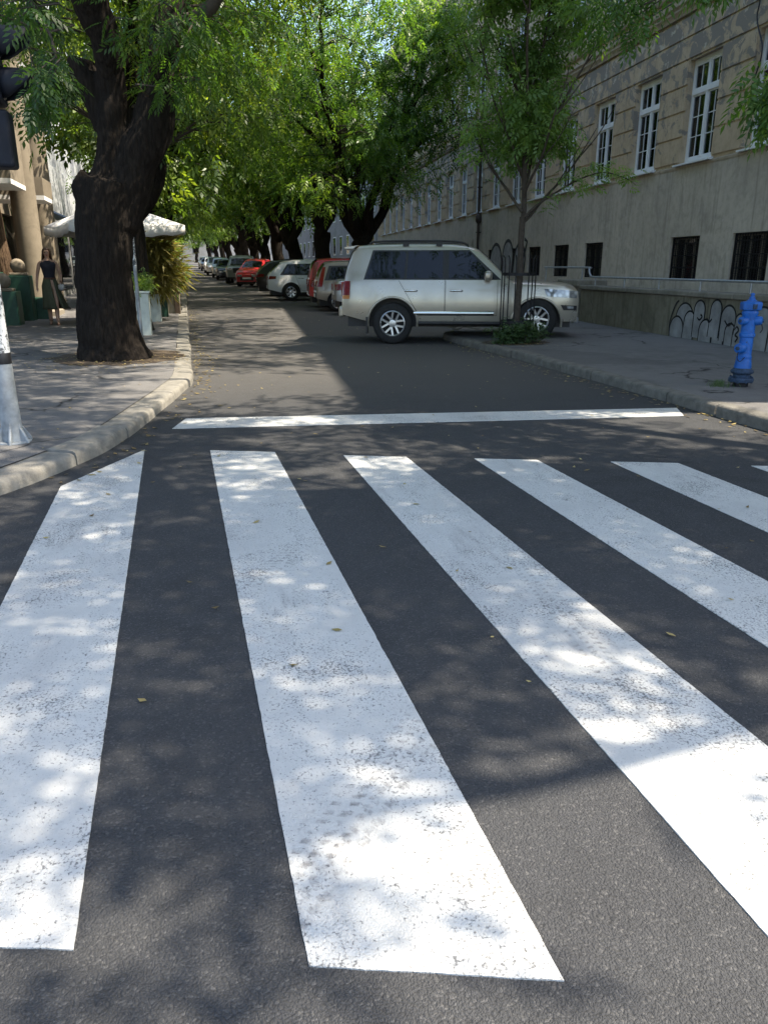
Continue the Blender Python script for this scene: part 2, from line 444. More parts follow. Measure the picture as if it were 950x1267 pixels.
def copy_tree(o, parent=None):
    c = o.copy(); S.collection.objects.link(c); c.parent = parent
    for ch in list(o.children): copy_tree(ch, c)
    return c


def smoothpath(pts, n):
    """Catmull-Rom through points (tuples of any length)"""
    P = np.array([pts[0]] + list(pts) + [pts[-1]], float); out = []
    for i in range(1, len(P) - 2):
        for t in np.linspace(0, 1, n, endpoint=False):
            a, b, c, d = P[i - 1], P[i], P[i + 1], P[i + 2]
            out.append(.5 * ((2 * b) + (-a + c) * t + (2 * a - 5 * b + 4 * c - d) * t * t + (-a + 3 * b - 3 * c + d) * t ** 3))
    out.append(P[-2]); return out


# ------------------------------------------------------------------ foliage
def leaf_template(n_pairs, length, leaflet, width, droop=.35):
    """one pinnate leaf along +x: pairs of leaflets and one at the tip; each leaflet a diamond quad"""
    V = []
    st = [(i + 1.0) / (n_pairs + .6) for i in range(n_pairs)]
    lf = []
    for i, t in enumerate(st):
        sz = leaflet * (1.0 - .25 * abs(t - .5) * 2)
        for sd in (-1, 1): lf.append((t, sd * math.radians(62 - 20 * t), sz, sd))
    lf.append((1.0, 0.0, leaflet, 0))
    for t, ang, sz, sd in lf:
        b = np.array([t * length, 0, -droop * length * t * t])
        d = np.array([math.cos(ang), math.sin(ang), -.30 - .3 * t]); d /= np.linalg.norm(d)
        side = np.cross(d, [0, 0, 1.0]); side /= np.linalg.norm(side)
        up = np.cross(side, d)
        b = b + d * .01
        V.append([b, b + d * sz * .45 + side * width * sz + up * .06 * sz, b + d * sz, b + d * sz * .45 - side * width * sz + up * .06 * sz])
    return np.array(V)           # (L,4,3)


def rot_mats(yaw, pitch, roll):
    cy, sy, cp, sp, cr, sr = np.cos(yaw), np.sin(yaw), np.cos(pitch), np.sin(pitch), np.cos(roll), np.sin(roll)
    R = np.empty((len(yaw), 3, 3))
    R[:, 0, 0] = cy * cp; R[:, 0, 1] = cy * sp * sr - sy * cr; R[:, 0, 2] = cy * sp * cr + sy * sr
    R[:, 1, 0] = sy * cp; R[:, 1, 1] = sy * sp * sr + cy * cr; R[:, 1, 2] = sy * sp * cr - cy * sr
    R[:, 2, 0] = -sp; R[:, 2, 1] = cp * sr; R[:, 2, 2] = cp * cr
    return R


def quads_object(name, V, tint, mat, parent=None):
    """V (N,4,3) quads, tint (N)"""
    N = len(V); me = bpy.data.meshes.new(name)
    me.vertices.add(N * 4); me.vertices.foreach_set('co', V.reshape(-1).astype(np.float32))
    me.loops.add(N * 4); me.loops.foreach_set('vertex_index', np.arange(N * 4, dtype=np.int32))
    me.polygons.add(N); me.polygons.foreach_set('loop_start', np.arange(0, N * 4, 4, dtype=np.int32))
    a = me.attributes.new('tint', 'FLOAT', 'FACE'); a.data.foreach_set('value', np.clip(tint, 0, 1).astype(np.float32))
    me.materials.append(mat); me.update(calc_edges=True)
    o = bpy.data.objects.new(name, me); S.collection.objects.link(o)
    if parent is not None: o.parent = parent
    return o


def leaves(centres, spread, per, tmpl, r_, tint0, pitch=(-.2, 1.0), tint_var=.12, scale_var=.25):
    """per leaves round every centre; returns quads and tints"""
    C = np.asarray(centres, float); n = len(C) * per
    base = np.repeat(C, per, axis=0)
    sp = np.repeat(np.broadcast_to(np.asarray(spread, float), (len(C),)), per)
    off = r_.normal(size=(n, 3)) * sp[:, None] * np.array([1, 1, .7])
    yaw = np.arctan2(off[:, 1], off[:, 0]) + r_.normal(size=n) * .9
    R = rot_mats(yaw, r_.uniform(pitch[0], pitch[1], n), r_.normal(size=n) * .5)
    sc = 1 + r_.uniform(-scale_var, scale_var, n)
    L = len(tmpl)
    V = np.einsum('nij,lkj->nlki', R, tmpl) * sc[:, None, None, None] + (base + off)[:, None, None, :]
    t = np.repeat(np.broadcast_to(np.asarray(tint0, float), (len(C),)), per) + r_.normal(size=n) * tint_var
    t = np.repeat(t, L) + r_.normal(size=n * L) * .06
    return V.reshape(-1, 4, 3), t


def lobe_points(lobes, n, r_, outer=.45):
    """lobes: (cx,cy,cz,rx,ry,rz); cluster centres in their volumes, more of them outside"""
    vol = np.array([l[3] * l[4] * l[5] for l in lobes]); p = vol / vol.sum()
    idx = r_.choice(len(lobes), n, p=p); L = np.array(lobes)[idx]
    d = r_.normal(size=(n, 3)); d /= np.linalg.norm(d, axis=1)[:, None]
    rad = r_.uniform(0, 1, n) ** outer
    return L[:, :3] + d * rad[:, None] * L[:, 3:6]


def gaps(P, scale, thr, seed):
    """drop the points that fall in the holes of a noise field"""
    keep = [mnoise.noise(Vector((p[0] / scale + seed, p[1] / scale, p[2] / scale))) > thr for p in P]
    return P[np.array(keep)]


def twig_to(mb, nodes, c, r_, r0=.014):
    """thin curved branch from the nearest limb node to cluster centre c"""
    d = np.linalg.norm(nodes[:, :3] - c, axis=1) + np.maximum(0, nodes[:, 2] - c[2]) * .5
    a = nodes[int(np.argmin(d))]; a3 = a[:3]
    m = (a3 + c) / 2 + np.array([r_.normal() * .15, r_.normal() * .15, .12 * np.linalg.norm(c - a3)])
    L = float(np.linalg.norm(c - a3)); r0 = min(a[3] * .7, r0 + .006 * L)
    mb.tube([a3, m, c], [r0, r0 * .65, .004], 5, cap=False)


def limb(mb, pts, rad, r_, nodes=None, n=5, sides=10, wob=.05, lump=.07):
    """tapered bending limb; pts 3D, rad at pts"""
    P = smoothpath([(*p, r) for p, r in zip(pts, rad)], n)
    ph = r_.uniform(0, 6, 3)
    out = []
    for i, q in enumerate(P):
        w_ = wob * q[3]
        out.append((q[0] + w_ * 3 * math.sin(i * .9 + ph[0]), q[1] + w_ * 3 * math.sin(i * .7 + ph[1]), q[2]))
    rr = [max(.004, q[3] * (1 + lump * math.sin(i * 1.7 + ph[2]))) for i, q in enumerate(P)]
    mb.tube(out, rr, sides)
    if nodes is not None: nodes += [(*o, r) for o, r in zip(out, rr)]
    return out

# ------------------------------------------------------------------ the setting: ground, road, kerbs, sidewalks
from mathutils.geometry import tessellate_polygon
g = MB(); g.box((0, 0, -.45), (2400, 2400, .1)); tag(g.build('ground', M['ground']), kind='structure')

ys = [-60, -20, 0, 12, 26] + [26 + i * 3 for i in range(1, 66)]
g = MB(); g.grid([[(x, y, zr(y)) for x in (-60, 60)] for y in ys])
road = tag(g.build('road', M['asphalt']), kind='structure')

STRIPES = [
    ([(-.87, 1.62), (-.34, 1.46), (-.385, 6.52), (-.90, 5.50)], 'zebra stripe at the left kerb with its far end cut slanting'),
    ([(.16, 1.29), (.68, 1.12), (.65, 6.17), (.14, 6.36)], 'zebra stripe in the middle whose near end lies full in the sun'),
    ([(1.18, 1.02), (1.70, .84), (1.645, 5.74), (1.17, 5.92)], 'third zebra stripe from the left kerb'),
    ([(2.17, .68), (2.66, .50), (2.61, 5.39), (2.15, 5.56)], 'fourth zebra stripe from the left kerb'),
    ([(3.16, .35), (3.66, .17), (3.62, 5.03), (3.14, 5.20)], 'fifth zebra stripe from the left kerb'),
    ([(4.13, .02), (4.62, -.16), (4.60, 4.65), (4.11, 4.82)], 'zebra stripe farthest right by the right kerb')]


def marking(name, P, lab):
    mb = MB(); r_ = random.Random(len(lab)); out = []
    for i in range(4):
        a, b = Vector(P[i]), Vector(P[(i + 1) % 4]); n = max(4, int((b - a).length / .03))
        nrm = Vector((-(b - a).y, (b - a).x)).normalized()
        for j in range(n): 
            q = a + (b - a) * j / n + nrm * r_.gauss(0, .0007); out.append((q.x, q.y, .004))
    tris = tessellate_polygon([[Vector(p) for p in out]])
    n_ = len(out); lo = [(p[0], p[1], -.004) for p in out]
    mb.add(out + lo, list(tris) + [(i, (i + 1) % n_, (i + 1) % n_ + n_, i + n_) for i in range(n_)])
    o = mb.build(name, M['paint'], road); o['label'] = lab; return o


for P_, lab in STRIPES: marking('crosswalk_stripe', P_, lab)
marking('stop_line', [(-.17, 7.36), (4.86, 6.75), (5.06, 7.17), (-.04, 7.85)], 'long thin white stop line behind the zebra')

KL = [(.42, 215), (.3, 60), (.19, 27.7), (.13, 20), (.10, 13.7), (.07, 10.6), (-.06, 9.5), (-.25, 8.5), (-.59, 6.85), (-.86, 6.1),
      (-1.30, 5.30), (-1.95, 4.65), (-2.9, 4.25), (-4.2, 4.25), (-8, 5.3), (-30, 13.2)]
KR = [(6.5, 215), (6.45, 60), (6.42, 19.2), (6.25, 17.6), (5.75, 16.5), (5.27, 15.7), (5.20, 14.5), (5.24, 11.5), (5.20, 8.0), (5.13, 6.0),
      (5.22, 4.9), (5.65, 3.9), (6.6, 3.05), (8.2, 2.35), (11, 1.3), (30, -5.6)]


def resample(path, step):
    P = [Vector((p[0], p[1])) for p in smoothpath(path, 14)]; out = [P[0]]; acc = 0
    for a, b in zip(P, P[1:]):
        L = (b - a).length
        while acc + L >= step:
            a = a + (b - a).normalized() * (step - acc); L = (b - a).length; acc = 0; out.append(a)
        acc += L
    return out


def kerb(path, inward, width, h, stone, mat, ymax=200):
    """kerb stones laid along path; inward = +1/-1 side of the sidewalk"""
    mb = MB(); st = .1; P = resample(path, st); r_ = random.Random(3)
    n = int(stone / st); inner = []
    nrm = []
    for i, p in enumerate(P):
        d = (P[min(i + 1, len(P) - 1)] - P[max(i - 1, 0)]).normalized(); nrm.append(Vector((-d.y, d.x)) * inward)
        inner.append(p + nrm[-1] * (width - .004))
    i = 0
    while i + n < len(P):
        far = P[i].y > 45; idx = [i, i + n] if far and i + n < len(P) else list(range(i, i + n + 1))
        dz, dx = r_.gauss(0, .008), r_.gauss(0, .006); rows = []
        for q, j in enumerate(idx):
            p, m_ = P[j], nrm[j]; z = zr(p.y)
            if q == 0 or q == len(idx) - 1:
                t = (P[min(j + 1, len(P) - 1)] - P[max(j - 1, 0)]).normalized() * (.009 if q == 0 else -.009); p = p + t
            sec = [(0, -.05), (.004, h - .045), (.012, h - .018), (.032, h - .004), (.06, h), (width, h + .004), (width, -.05)]
            rows.append([(p.x + m_.x * (a + dx), p.y + m_.y * (a + dx), z + b + (dz if b > 0 else 0)) for a, b in sec])
        mb.grid(rows); mb.ngon(rows[0]); mb.ngon(list(reversed(rows[-1])))
        i += n
    o = tag(mb.build('kerb', mat, smooth=50), kind='structure')
    return inner


def sidewalk(inner, xedge, extra, h):
    mb = MB()
    near = [p for p in inner if p.y < 26]
    poly = [(p.x, p.y, h) for p in near[::2]] + extra
    poly = [(xedge, 26, h)] + [(near[0].x, 26, h)] + poly
    mb.add(poly, tessellate_polygon([[Vector(p) for p in poly]]))
    far = [p for p in inner if p.y >= 26][::12] + [Vector((near[0].x, 26))]
    far.sort(key=lambda p: p.y)
    mb.grid([[(p.x, p.y, zr(p.y) + h), (xedge, p.y, zr(p.y) + h)] for p in far])
    # asphalt skirt so the edge towards the cross street is closed
    return tag(mb.build('sidewalk', M['walk']), kind='structure')


inn = kerb(KL, -1, .25, .098, 1.0, M['kerb'])
sidewalk(inn, -32, [(-32, 13.4, .108)], .108)
inn = kerb(KR, 1, .16, .125, .9, M['kerb_d'])
sidewalk(inn, 32, [(32, -5.6, .122)], .122)

# ------------------------------------------------------------------ the old building on the right
BX, BY, BROT = 12.0, 18.0, -math.atan(.085)
bld = thing('apartment_building', (BX, BY, 0), 'long old beige apartment building with peeling plaster and white casement windows', 'building', BROT)
L0, L1, ZT = -13.3, 47.0, 15.3
COLS = [-.62 + 2.63 * i for i in range(-4, 18)]
WW, RD = 1.36, .20
ROWS = [(3.82, 6.06), (8.25, 10.45), (11.95, 13.7)]
NOBAS = {1}


def wall_with_openings(mb, y0, y1, z0, z1, ops, depth, x=0.0):
    """front face at x with rectangular openings and their reveals (ops: y0,y1,z0,z1)"""
    Y = sorted({y0, y1} | {o[0] for o in ops} | {o[1] for o in ops}); Z = sorted({z0, z1} | {o[2] for o in ops} | {o[3] for o in ops})
    for a, b in zip(Y, Y[1:]):
        for c, d in zip(Z, Z[1:]):
            my, mz = (a + b) / 2, (c + d) / 2
            if any(o[0] < my < o[1] and o[2] < mz < o[3] for o in ops): continue
            mb.add([(x, a, c), (x, b, c), (x, b, d), (x, a, d)], [(0, 1, 2, 3)])
    for a, b, c, d in ops:
        mb.add([(x, a, c), (x, b, c), (x, b, d), (x, a, d), (x + depth, a, c), (x + depth, b, c), (x + depth, b, d), (x + depth, a, d)],
               [(0, 4, 5, 1), (1, 5, 6, 2), (2, 6, 7, 3), (3, 7, 4, 0)])


low = MB()
bops = [(c - .66, c + .66, 1.12, 2.14) for i, c in enumerate(COLS) if (i - 4) not in NOBAS]
wall_with_openings(low, L0, L1, -.4, 3.78, bops, .28)
low.build('plinth_wall', M['grey'], bld)
up = MB()
uops = [(c - WW / 2, c + WW / 2, a, b) for c in COLS for a, b in ROWS]
wall_with_openings(up, L0, L1, 3.78, ZT, uops, .30, .03)
# rusticated bands between the raised ground floor windows, with grooves between the courses
zz_ = [3.84, 4.42, 4.98, 5.54, 6.09, 6.58, 7.05]
edges = [L0] + [e for c in COLS for e in (c - WW / 2 - .02, c + WW / 2 + .02)] + [L1]
for a, b in zip(zz_, zz_[1:]):
    if b <= 5.6:
        for i in range(0, len(edges), 2):
            up.b2((0.0, edges[i], a + .026), (.042, edges[i + 1], b - .026))
    elif a > 6.0: up.b2((0.0, L0, a + .026), (.042, L1, b - .026))
for i in range(0, len(edges), 2): up.b2((0.0, edges[i], 5.566), (.042, edges[i + 1], 6.064))
# upper storeys: plain bands between windows
for r0, r1 in ROWS[1:]:
    zs_ = [r0 + .45 * q for q in range(0, 6)]
    for a, b in zip(zs_, zs_[1:]):
        for i in range(0, len(edges), 2): up.b2((.004, edges[i], a + .024), (.042, edges[i + 1], b - .024))
rm = MB(); rm.b2((.62, L0 + .32, -.3), (.70, L1 - .32, ZT - .02)); rm.build('room_shade_sheet', M['room'], bld)  # dark sheet behind the panes, coloured as the shade of unlit rooms
up.b2((.45, L0, -.4), (12, L0 + .3, ZT)); up.b2((.45, L1 - .3, -.4), (12, L1, ZT)); up.b2((11.7, L0, -.4), (12, L1, ZT))
up.add([(.03, L0, -.4), (.45, L0, -.4), (.45, L0, ZT), (.03, L0, ZT)], [(0, 1, 2, 3)])
up.build('upper_wall', M['beige'], bld)
co = MB()


def course(z, prof):
    pts = [(-a, z + b) for a, b in prof]
    co.prism([Vector((x, L0 - .02, zz)) for x, zz in pts], (0, L1 - L0 + .04, 0))


course(7.08, [(-.04, 0), (.05, 0), (.07, .07), (.12, .12), (.12, .17), (.17, .22), (.17, .29), (-.04, .33)])
course(7.62, [(-.04, 0), (.05, 0), (.09, .05), (.09, .12), (-.04, .15)])
course(11.3, [(-.04, 0), (.06, 0), (.10, .09), (.10, .18), (-.04, .22)])
course(14.3, [(-.04, 0), (.10, .05), (.18, .25), (.40, .42), (.45, .75), (.5, .95), (-.04, 1.0)])
course(3.70, [(-.02, 0), (.012, .0), (.018, .04), (.018, .06), (-.02, .08)])
co.build('cornice', M['cornice'], bld, smooth=40)
rf = MB(); rf.b2((-.3, L0, ZT + .004), (12, L1, ZT + .2)); rf.build('roof', M['pipe'], bld)

# one window with its panes and sill; the rest are copies
proto = None


def window_proto():
    h = ROWS[0][1] - ROWS[0][0]; x = .15
    f = MB(); ww = WW
    def fr(y0, y1, z0, z1, d0=0.0, d1=.07): f.b2((x - d0, y0, z0), (x + d1, y1, z1))
    fr(-ww / 2, -ww / 2 + .07, 0.02, h); fr(ww / 2 - .07, ww / 2, 0.02, h)
    fr(-ww / 2 + .07, ww / 2 - .07, h - .10, h); fr(-ww / 2 + .07, ww / 2 - .07, .02, .10)
    zt = h * .665
    fr(-ww / 2 + .07, ww / 2 - .07, zt, zt + .10, .025)                     # transom
    fr(-.045, .045, .10, zt, .015); fr(-.04, .04, zt + .10, h - .10, .01)   # middle stile
    for sd in (-1, 1):
        a, b = (.045, ww / 2 - .07) if sd > 0 else (-ww / 2 + .07, -.045)
        for (z0, z1) in ((.10, zt), (zt + .10, h - .10)):
            fr(a, a + .032, z0, z1, -.008, .05); fr(b - .032, b, z0, z1, -.008, .05)
            fr(a + .032, b - .032, z0, z0 + .04, -.008, .05); fr(a + .032, b - .032, z1 - .04, z1, -.008, .05)
        hh = zt - .2
        for q in (1, 2): fr(a + .032, b - .032, .15 + hh * q / 3 - .009, .15 + hh * q / 3 + .009, -.014, .035)
        m_ = (a + b) / 2; fr(m_ - .008, m_ + .008, .15, zt - .05, -.016, .033)
        fr(m_ - .008, m_ + .008, zt + .14, h - .14, -.016, .033)
    o = f.build('window', M['white'], bld)
    p = MB(); p.b2((x + .036, -ww / 2 + .06, .08), (x + .042, ww / 2 - .06, h - .05)); p.build('pane', M['wglass'], o)
    s_ = MB(); s_.prism([Vector((-.11, -ww / 2 - .1, -.055)), Vector((-.11, -ww / 2 - .1, -.02)), Vector((x - .002, -ww / 2 - .1, .018)), Vector((x - .002, -ww / 2 - .1, -.055))], (0, ww + .2, 0))
    s_.build('sill', M['white'], o)
    return o


wp = window_proto()
n_ = 0
for (a, b) in ROWS:
    for c in COLS:
        o = wp if n_ == 0 else copy_tree(wp, bld)
        o.location = (0, c, a); o.scale = (1, 1, (b - a) / (ROWS[0][1] - ROWS[0][0])); n_ += 1
# curtains hang behind some panes: parts of the building
for c, a, q in [(COLS[6], 3.95, .5), (COLS[5], 3.95, .35), (COLS[8], 3.95, .4), (COLS[7], 8.4, .5), (COLS[9], 3.95, .45), (COLS[8], 8.4, .5)]:
    m_ = MB(); rows = []
    for t in range(25):
        y = c - .55 + 1.1 * q * t / 24; rows.append([(.30 + .012 * math.sin(t * 1.9), y, a), (.30 + .012 * math.sin(t * 1.9 + .3), y, a + 1.75)])
    m_.grid(rows); m_.build('curtain', M['curtain'], bld, smooth=80)


def basement_proto():
    f = MB(); x = .06
    for y in (-.64, .64): f.b2((x, y - .02, .0), (x + .03, y + .02, 1.02))
    for z in (.015, .30, .58, .86, 1.0): f.b2((x, -.62, z - .012), (x + .014, .62, z + .012))
    for i in range(13): 
        y = -.56 + 1.12 * i / 12; f.tube([(x - .006, y, .0), (x - .006, y, 1.01)], .009, 6)
    # fine mesh in the lower part
    for i in range(26): y = -.6 + 1.2 * i / 25; f.b2((x + .03, y - .003, .0), (x + .034, y + .003, 1.0))
    for i in range(20): z = .03 + .95 * i / 19; f.b2((x + .036, -.6, z - .003), (x + .04, .6, z + .003))
    o = f.build('basement_grille', M['iron'], bld)
    p = MB(); p.b2((.20, -.64, .0), (.205, .64, 1.02)); p.build('pane', M['wglass'], o)
    fr_ = MB()
    for y in (-.62, -.2, .22, .62): fr_.b2((.16, y - .025, .01), (.199, y + .025, 1.01))
    fr_.b2((.162, -.6, .96), (.198, .6, 1.01)); fr_.build('frame', M['planter_s'], o)
    return o


bp = basement_proto(); n_ = 0
for i, c in enumerate(COLS):
    if (i - 4) in NOBAS: continue
    o = bp if n_ == 0 else copy_tree(bp, bld)
    o.location = (0, c, 1.12); n_ += 1
dp = MB(); yd = 17.1
dp.tube([(-.11, yd, 0), (-.11, yd, 7.0), (-.20, yd, 7.2), (-.20, yd, 7.5), (-.12, yd, 7.8), (-.12, yd, 15.4)], .065, 10)
for z in (1.2, 2.9, 4.8, 6.6, 9.5, 12.5): dp.b2((-.19, yd - .09, z), (.02, yd + .09, z + .05))
dp.lathe([(.075, 0), (.14, .1), (.14, .32), (.075, .4)], 10, (-.11, yd, 3.3))
dp.build('downpipe', M['pipe'], bld, smooth=40)


def arc_pts(cx, cz, rx, rz, a0, a1, n=14):
    return [(cx + rx * math.cos(math.radians(a0 + (a1 - a0) * i / n)), cz + rz * math.sin(math.radians(a0 + (a1 - a0) * i / n))) for i in range(n + 1)]


def ribbon(mb, P, wd, x, fl=1):
    """flat painted stroke of width wd through 2D points (u,z) at depth x; sign fl mirrors u"""
    rows = []
    for i, p in enumerate(P):
        a, b = P[max(i - 1, 0)], P[min(i + 1, len(P) - 1)]
        d = Vector((b[0] - a[0], b[1] - a[1])); d = d.normalized() if d.length > 1e-6 else Vector((1, 0))
        w_ = wd * (.5 + .5 * math.sin(PI * min(1, (i + 1.5) / (len(P) * .5 + 1)) * .5))
        n = Vector((-d.y, d.x)) * w_ / 2
        rows.append([(x, fl * (p[0] + n.x), p[1] + n.y), (x, fl * (p[0] - n.x), p[1] - n.y)])
    mb.grid(rows)


def bubble(cx, z0, w_, h, lean=0.0):
    """outline of a bubble letter: two legs and a round top"""
    top = arc_pts(cx + lean, z0 + h - w_ / 2, w_ / 2, w_ / 2, 180, 0)
    return [(cx - w_ / 2, z0)] + top + [(cx + w_ / 2, z0)]


# spray tag on the plinth behind the parked car (u runs to the right as seen = -y)
gr = MB(); gs = MB()
for j, (y, wd, hh, z0) in enumerate([(14.7, 1.7, 1.15, 1.2), (13.1, 1.35, 1.25, 1.2), (11.6, 1.3, 1.1, 1.2)]):
    B_ = bubble(-y, z0, wd, hh, .1); gs.ngon([(-.004, -p[0], p[1]) for p in B_]); ribbon(gr, B_, .13, -.009, -1)
ribbon(gr, [(-11.0, 2.45), (-10.7, 2.35), (-10.9, 2.0), (-11.3, 1.5)], .16, -.009, -1)
for y0 in (18.6, 21.4, 24.0, 27.0):
    ribbon(gr, [(-y0 - 1.1, 1.4), (-y0 - .5, 2.5), (-y0 - .3, 1.7), (-y0 + .3, 2.65), (-y0 + .5, 1.5)], .11, -.009, -1)
    ribbon(gr, arc_pts(-y0 + .1, 1.7, .9, .5, 200, 20), .08, -.0105, -1)
go = gr.build('graffiti', M['gblack'], bld); go['label'] = 'black spray painted loops on the grey plinth'
gs.build('graffiti_fill', M['gsilver'], bld)

# wall mounted air conditioner (hangs on the building: a thing of its own)
R_B = Matrix.Rotation(BROT, 4, 'Z')


def on_facade(x, y, z): return R_B @ Vector((x, y, z)) + Vector((BX, BY, 0))


ac = thing('air_conditioner', on_facade(-.22, 18.75, 7.85), 'white air conditioner box hung on the beige facade beside the downpipe', 'air conditioner', BROT)
m_ = MB(); m_.box((0, 0, .3), (.30, .85, .58)); m_.build('casing', M['white'], ac, bevel=.015)
m_ = MB(); m_.lathe([(.20, 0), (.20, .012)], 24, (-.151, .1, .3), 'x')
m_.build('fan_grille', M['black'], ac)
m_ = MB()
for y in (-.3, .3): m_.b2((-.14, y - .02, -.03), (.22, y + .02, 0.008)); m_.b2((.18, y - .02, -.3), (.22, y + .02, -.032))
m_.build('bracket', M['iron'], ac)

# cables strung along the facade
for q, (pts, lab) in enumerate([
    ([(-.08, -9, 8.1), (-.12, -4, 7.55), (-.1, 3, 7.45), (-.10, 10, 7.2), (-.12, 20, 7.15), (-.1, 40, 7.1)], 'black cable sagging just under the cornice of the beige building'),
    ([(-.10, -10.5, 6.9), (-.13, -3.6, 7.0), (-.09, -2.6, 6.4), (-.08, -2.9, 5.6), (-.08, -2.75, 5.1)], 'short loose cable dangling on the peeling beige wall')]):
    m_ = MB(); m_.tube([on_facade(*p) for p in smoothpath(pts, 10)], .016, 6)
    tag(m_.build('cable', M['black'], smooth=60), lab, 'cable')

# grey plain building farther along, behind the tree row
b2 = thing('grey_building', (0, 0, 0), 'plain grey building far along the right side behind the tree row', 'building')
m_ = MB(); X2 = 16.9
ops2 = [(66 + 3.6 * i, 67.4 + 3.6 * i, z, z + 1.9) for i in range(20) for z in (2.6, 6.0, 9.4)]
wall_with_openings(m_, 66, 140, -.4, 13, [], .2, X2); m_.b2((X2 + .02, 65.99, -.4), (X2 + 10, 139.9, 12.99)); m_.build('wall', M['greyplaster'], b2)
for y0, y1, z0, z1 in ops2[:40]:
    f = MB(); f.b2((X2 - .05, y0, z0), (X2 - .006, y1, z1)); o = f.build('window', M['white'], b2)
    f = MB(); f.b2((X2 - .062, y0 + .1, z0 + .1), (X2 - .052, y1 - .1, z1 - .1)); f.build('pane', M['wglass'], o)

# building closing the end of the street
b3 = thing('distant_building', (0, 0, 0), 'hazy pale building closing the far end of the street', 'building')
m_ = MB(); m_.b2((-30, 214, -.4), (40, 226, 15)); m_.build('wall', M['greyplaster'], b3)
for i in range(14):
    for z in (3.2, 6.6, 10.0):
        f = MB(); f.b2((-24 + 4 * i, 213.9, z + 1.6), (-22.6 + 4 * i, 213.99, z + 3.6)); f.build('window', M['wglass'], b3)

# ------------------------------------------------------------------ retaining wall and railing on the right
RW = thing('retaining_wall', (9.26, 12.0, .1), 'low mossy retaining wall with bubble graffiti beside the hydrant', 'wall', -math.atan(.082))
m_ = MB(); m_.b2((.0, -7.6, -.3), (.35, 6.35, .80)); m_.build('wall_body', M['retain'], RW, bevel=.012)
m_ = MB(); r_ = random.Random(5); y = -7.6
while y < 6.2:
    l_ = min(r_.uniform(1.1, 1.8), 6.35 - y)
    m_.b2((-.06 + r_.uniform(-.012, .01), y + .006, .803), (.40, y + l_ - .006, .905 + r_.uniform(-.006, .006))); y += l_
m_.build('coping', M['coping'], RW, bevel=.022)
m_ = MB(); m_.b2((-.05, 6.36, -.3), (.62, 7.6, .86)); m_.b2((-.12, 6.30, .863), (.68, 7.66, 1.02)); m_.build('end_pier', M['coping'], RW, bevel=.02)
m_ = MB()
ribbon(m_, [(-5.75, .78), (-5.7, .55), (-5.55, .42), (-5.62, .2), (-5.45, .0), (-5.4, -.02)], .018, -.004, -1)
m_.build('crack', M['gblack'], RW)
gf, gk = MB(), MB()
# bubble letters; u = -y (to the right as seen)
letters = [(-1.42, .0, .62, .66, .05), (-1.62, .0, .5, .40, 0), (-1.2, .0, .38, .52, .03), (-.86, .05, .36, .68, 0), (-.60, .0, .42, .40, 0), (-.34, .1, .34, .66, .02),
           (-.20, .0, .36, .44, 0), (.06, .06, .44, .62, 0), (.16, .0, .30, .38, 0), (.42, .0, .34, .40, 0), (.40, .2, .26, .36, .02),
           (1.02, .0, .62, .70, 0), (1.6, .0, .66, .66, 0), (2.3, .0, .70, .72, .03), (3.0, 0, .6, .62, 0)]
for j, (cx, z0, wd, hh, ln) in enumerate(letters):
    B_ = bubble(cx, z0, wd, hh, ln); x = -.003 - .0022 * (j % 6)
    gf.ngon([(x, -p[0], p[1] + .02) for p in B_]); ribbon(gk, [(p[0], p[1] + .02) for p in B_], .035, x - .0012, -1)
for P_ in ([(-.9, .44), (-.82, .40), (-.74, .46), (-.80, .50)], [(-.58, .45), (-.5, .38), (-.42, .44)], [(-.02, .44), (.1, .36), (.2, .42)], [(.30, .30), (.36, .36), (.42, .3), (.34, .22), (.42, .18), (.36, .1)],
           [(1.38, .55), (1.46, .62), (1.5, .52), (1.42, .45)], [(1.40, .34), (1.5, .40), (1.54, .30), (1.46, .24), (1.56, .18), (1.48, .1), (1.4, .14)], [(-1.84, .02), (-1.86, .3), (-1.72, .62), (-1.6, .72)], [(1.2, .02), (1.22, .4)]):
    ribbon(gk, smoothpath(P_, 5), .035, -.019, -1)
gf.build('graffiti_fill', M['gsilver'], RW); gk.build('graffiti', M['gblack'], RW)
# raised terrace behind the wall
m_ = MB(); m_.b2((.41, -7.5, -.3), (2.45, 6.34, .80))
ter = m_.build('terrace', M['walk']); ter.location = RW.location; ter.rotation_euler = RW.rotation_euler; tag(ter, kind='structure')

rl = thing('railing', (9.26, 12.0, 1.0), 'grey tubular handrail standing on the retaining wall', 'railing', -math.atan(.082))
m_ = MB(); m_.tube(smoothpath([(.12, -7.5, .20), (.12, 2, .20), (.12, 5.75, .20), (.12, 6.05, .215), (.13, 6.2, .30), (.16, 6.3, .39), (.2, 6.55, .42), (.25, 9.6, .42)], 5), .024, 10)
m_.build('rail', M['rail'], rl, smooth=60)
for y in [-6.6 + 1.55 * i for i in range(9)]:
    if y < 6: m_ = MB(); m_.tube([(.12, y, .002), (.12, y, .19)], .02, 8); m_.build('post', M['rail'], rl, smooth=60)
for y in (6.85, 9.4):
    m_ = MB(); m_.tube([(.22, y, .03 if y < 8 else -.88), (.22, y, .405)], .02, 8); m_.build('post', M['rail'], rl, smooth=60)

# ------------------------------------------------------------------ trees
T_ASH = leaf_template(4, .26, .105, .17)
T_BIG = leaf_template(3, .30, .16, .19)
T_FAR = leaf_template(2, .34, .27, .22)
T_SM = leaf_template(3, .21, .112, .20, .25)


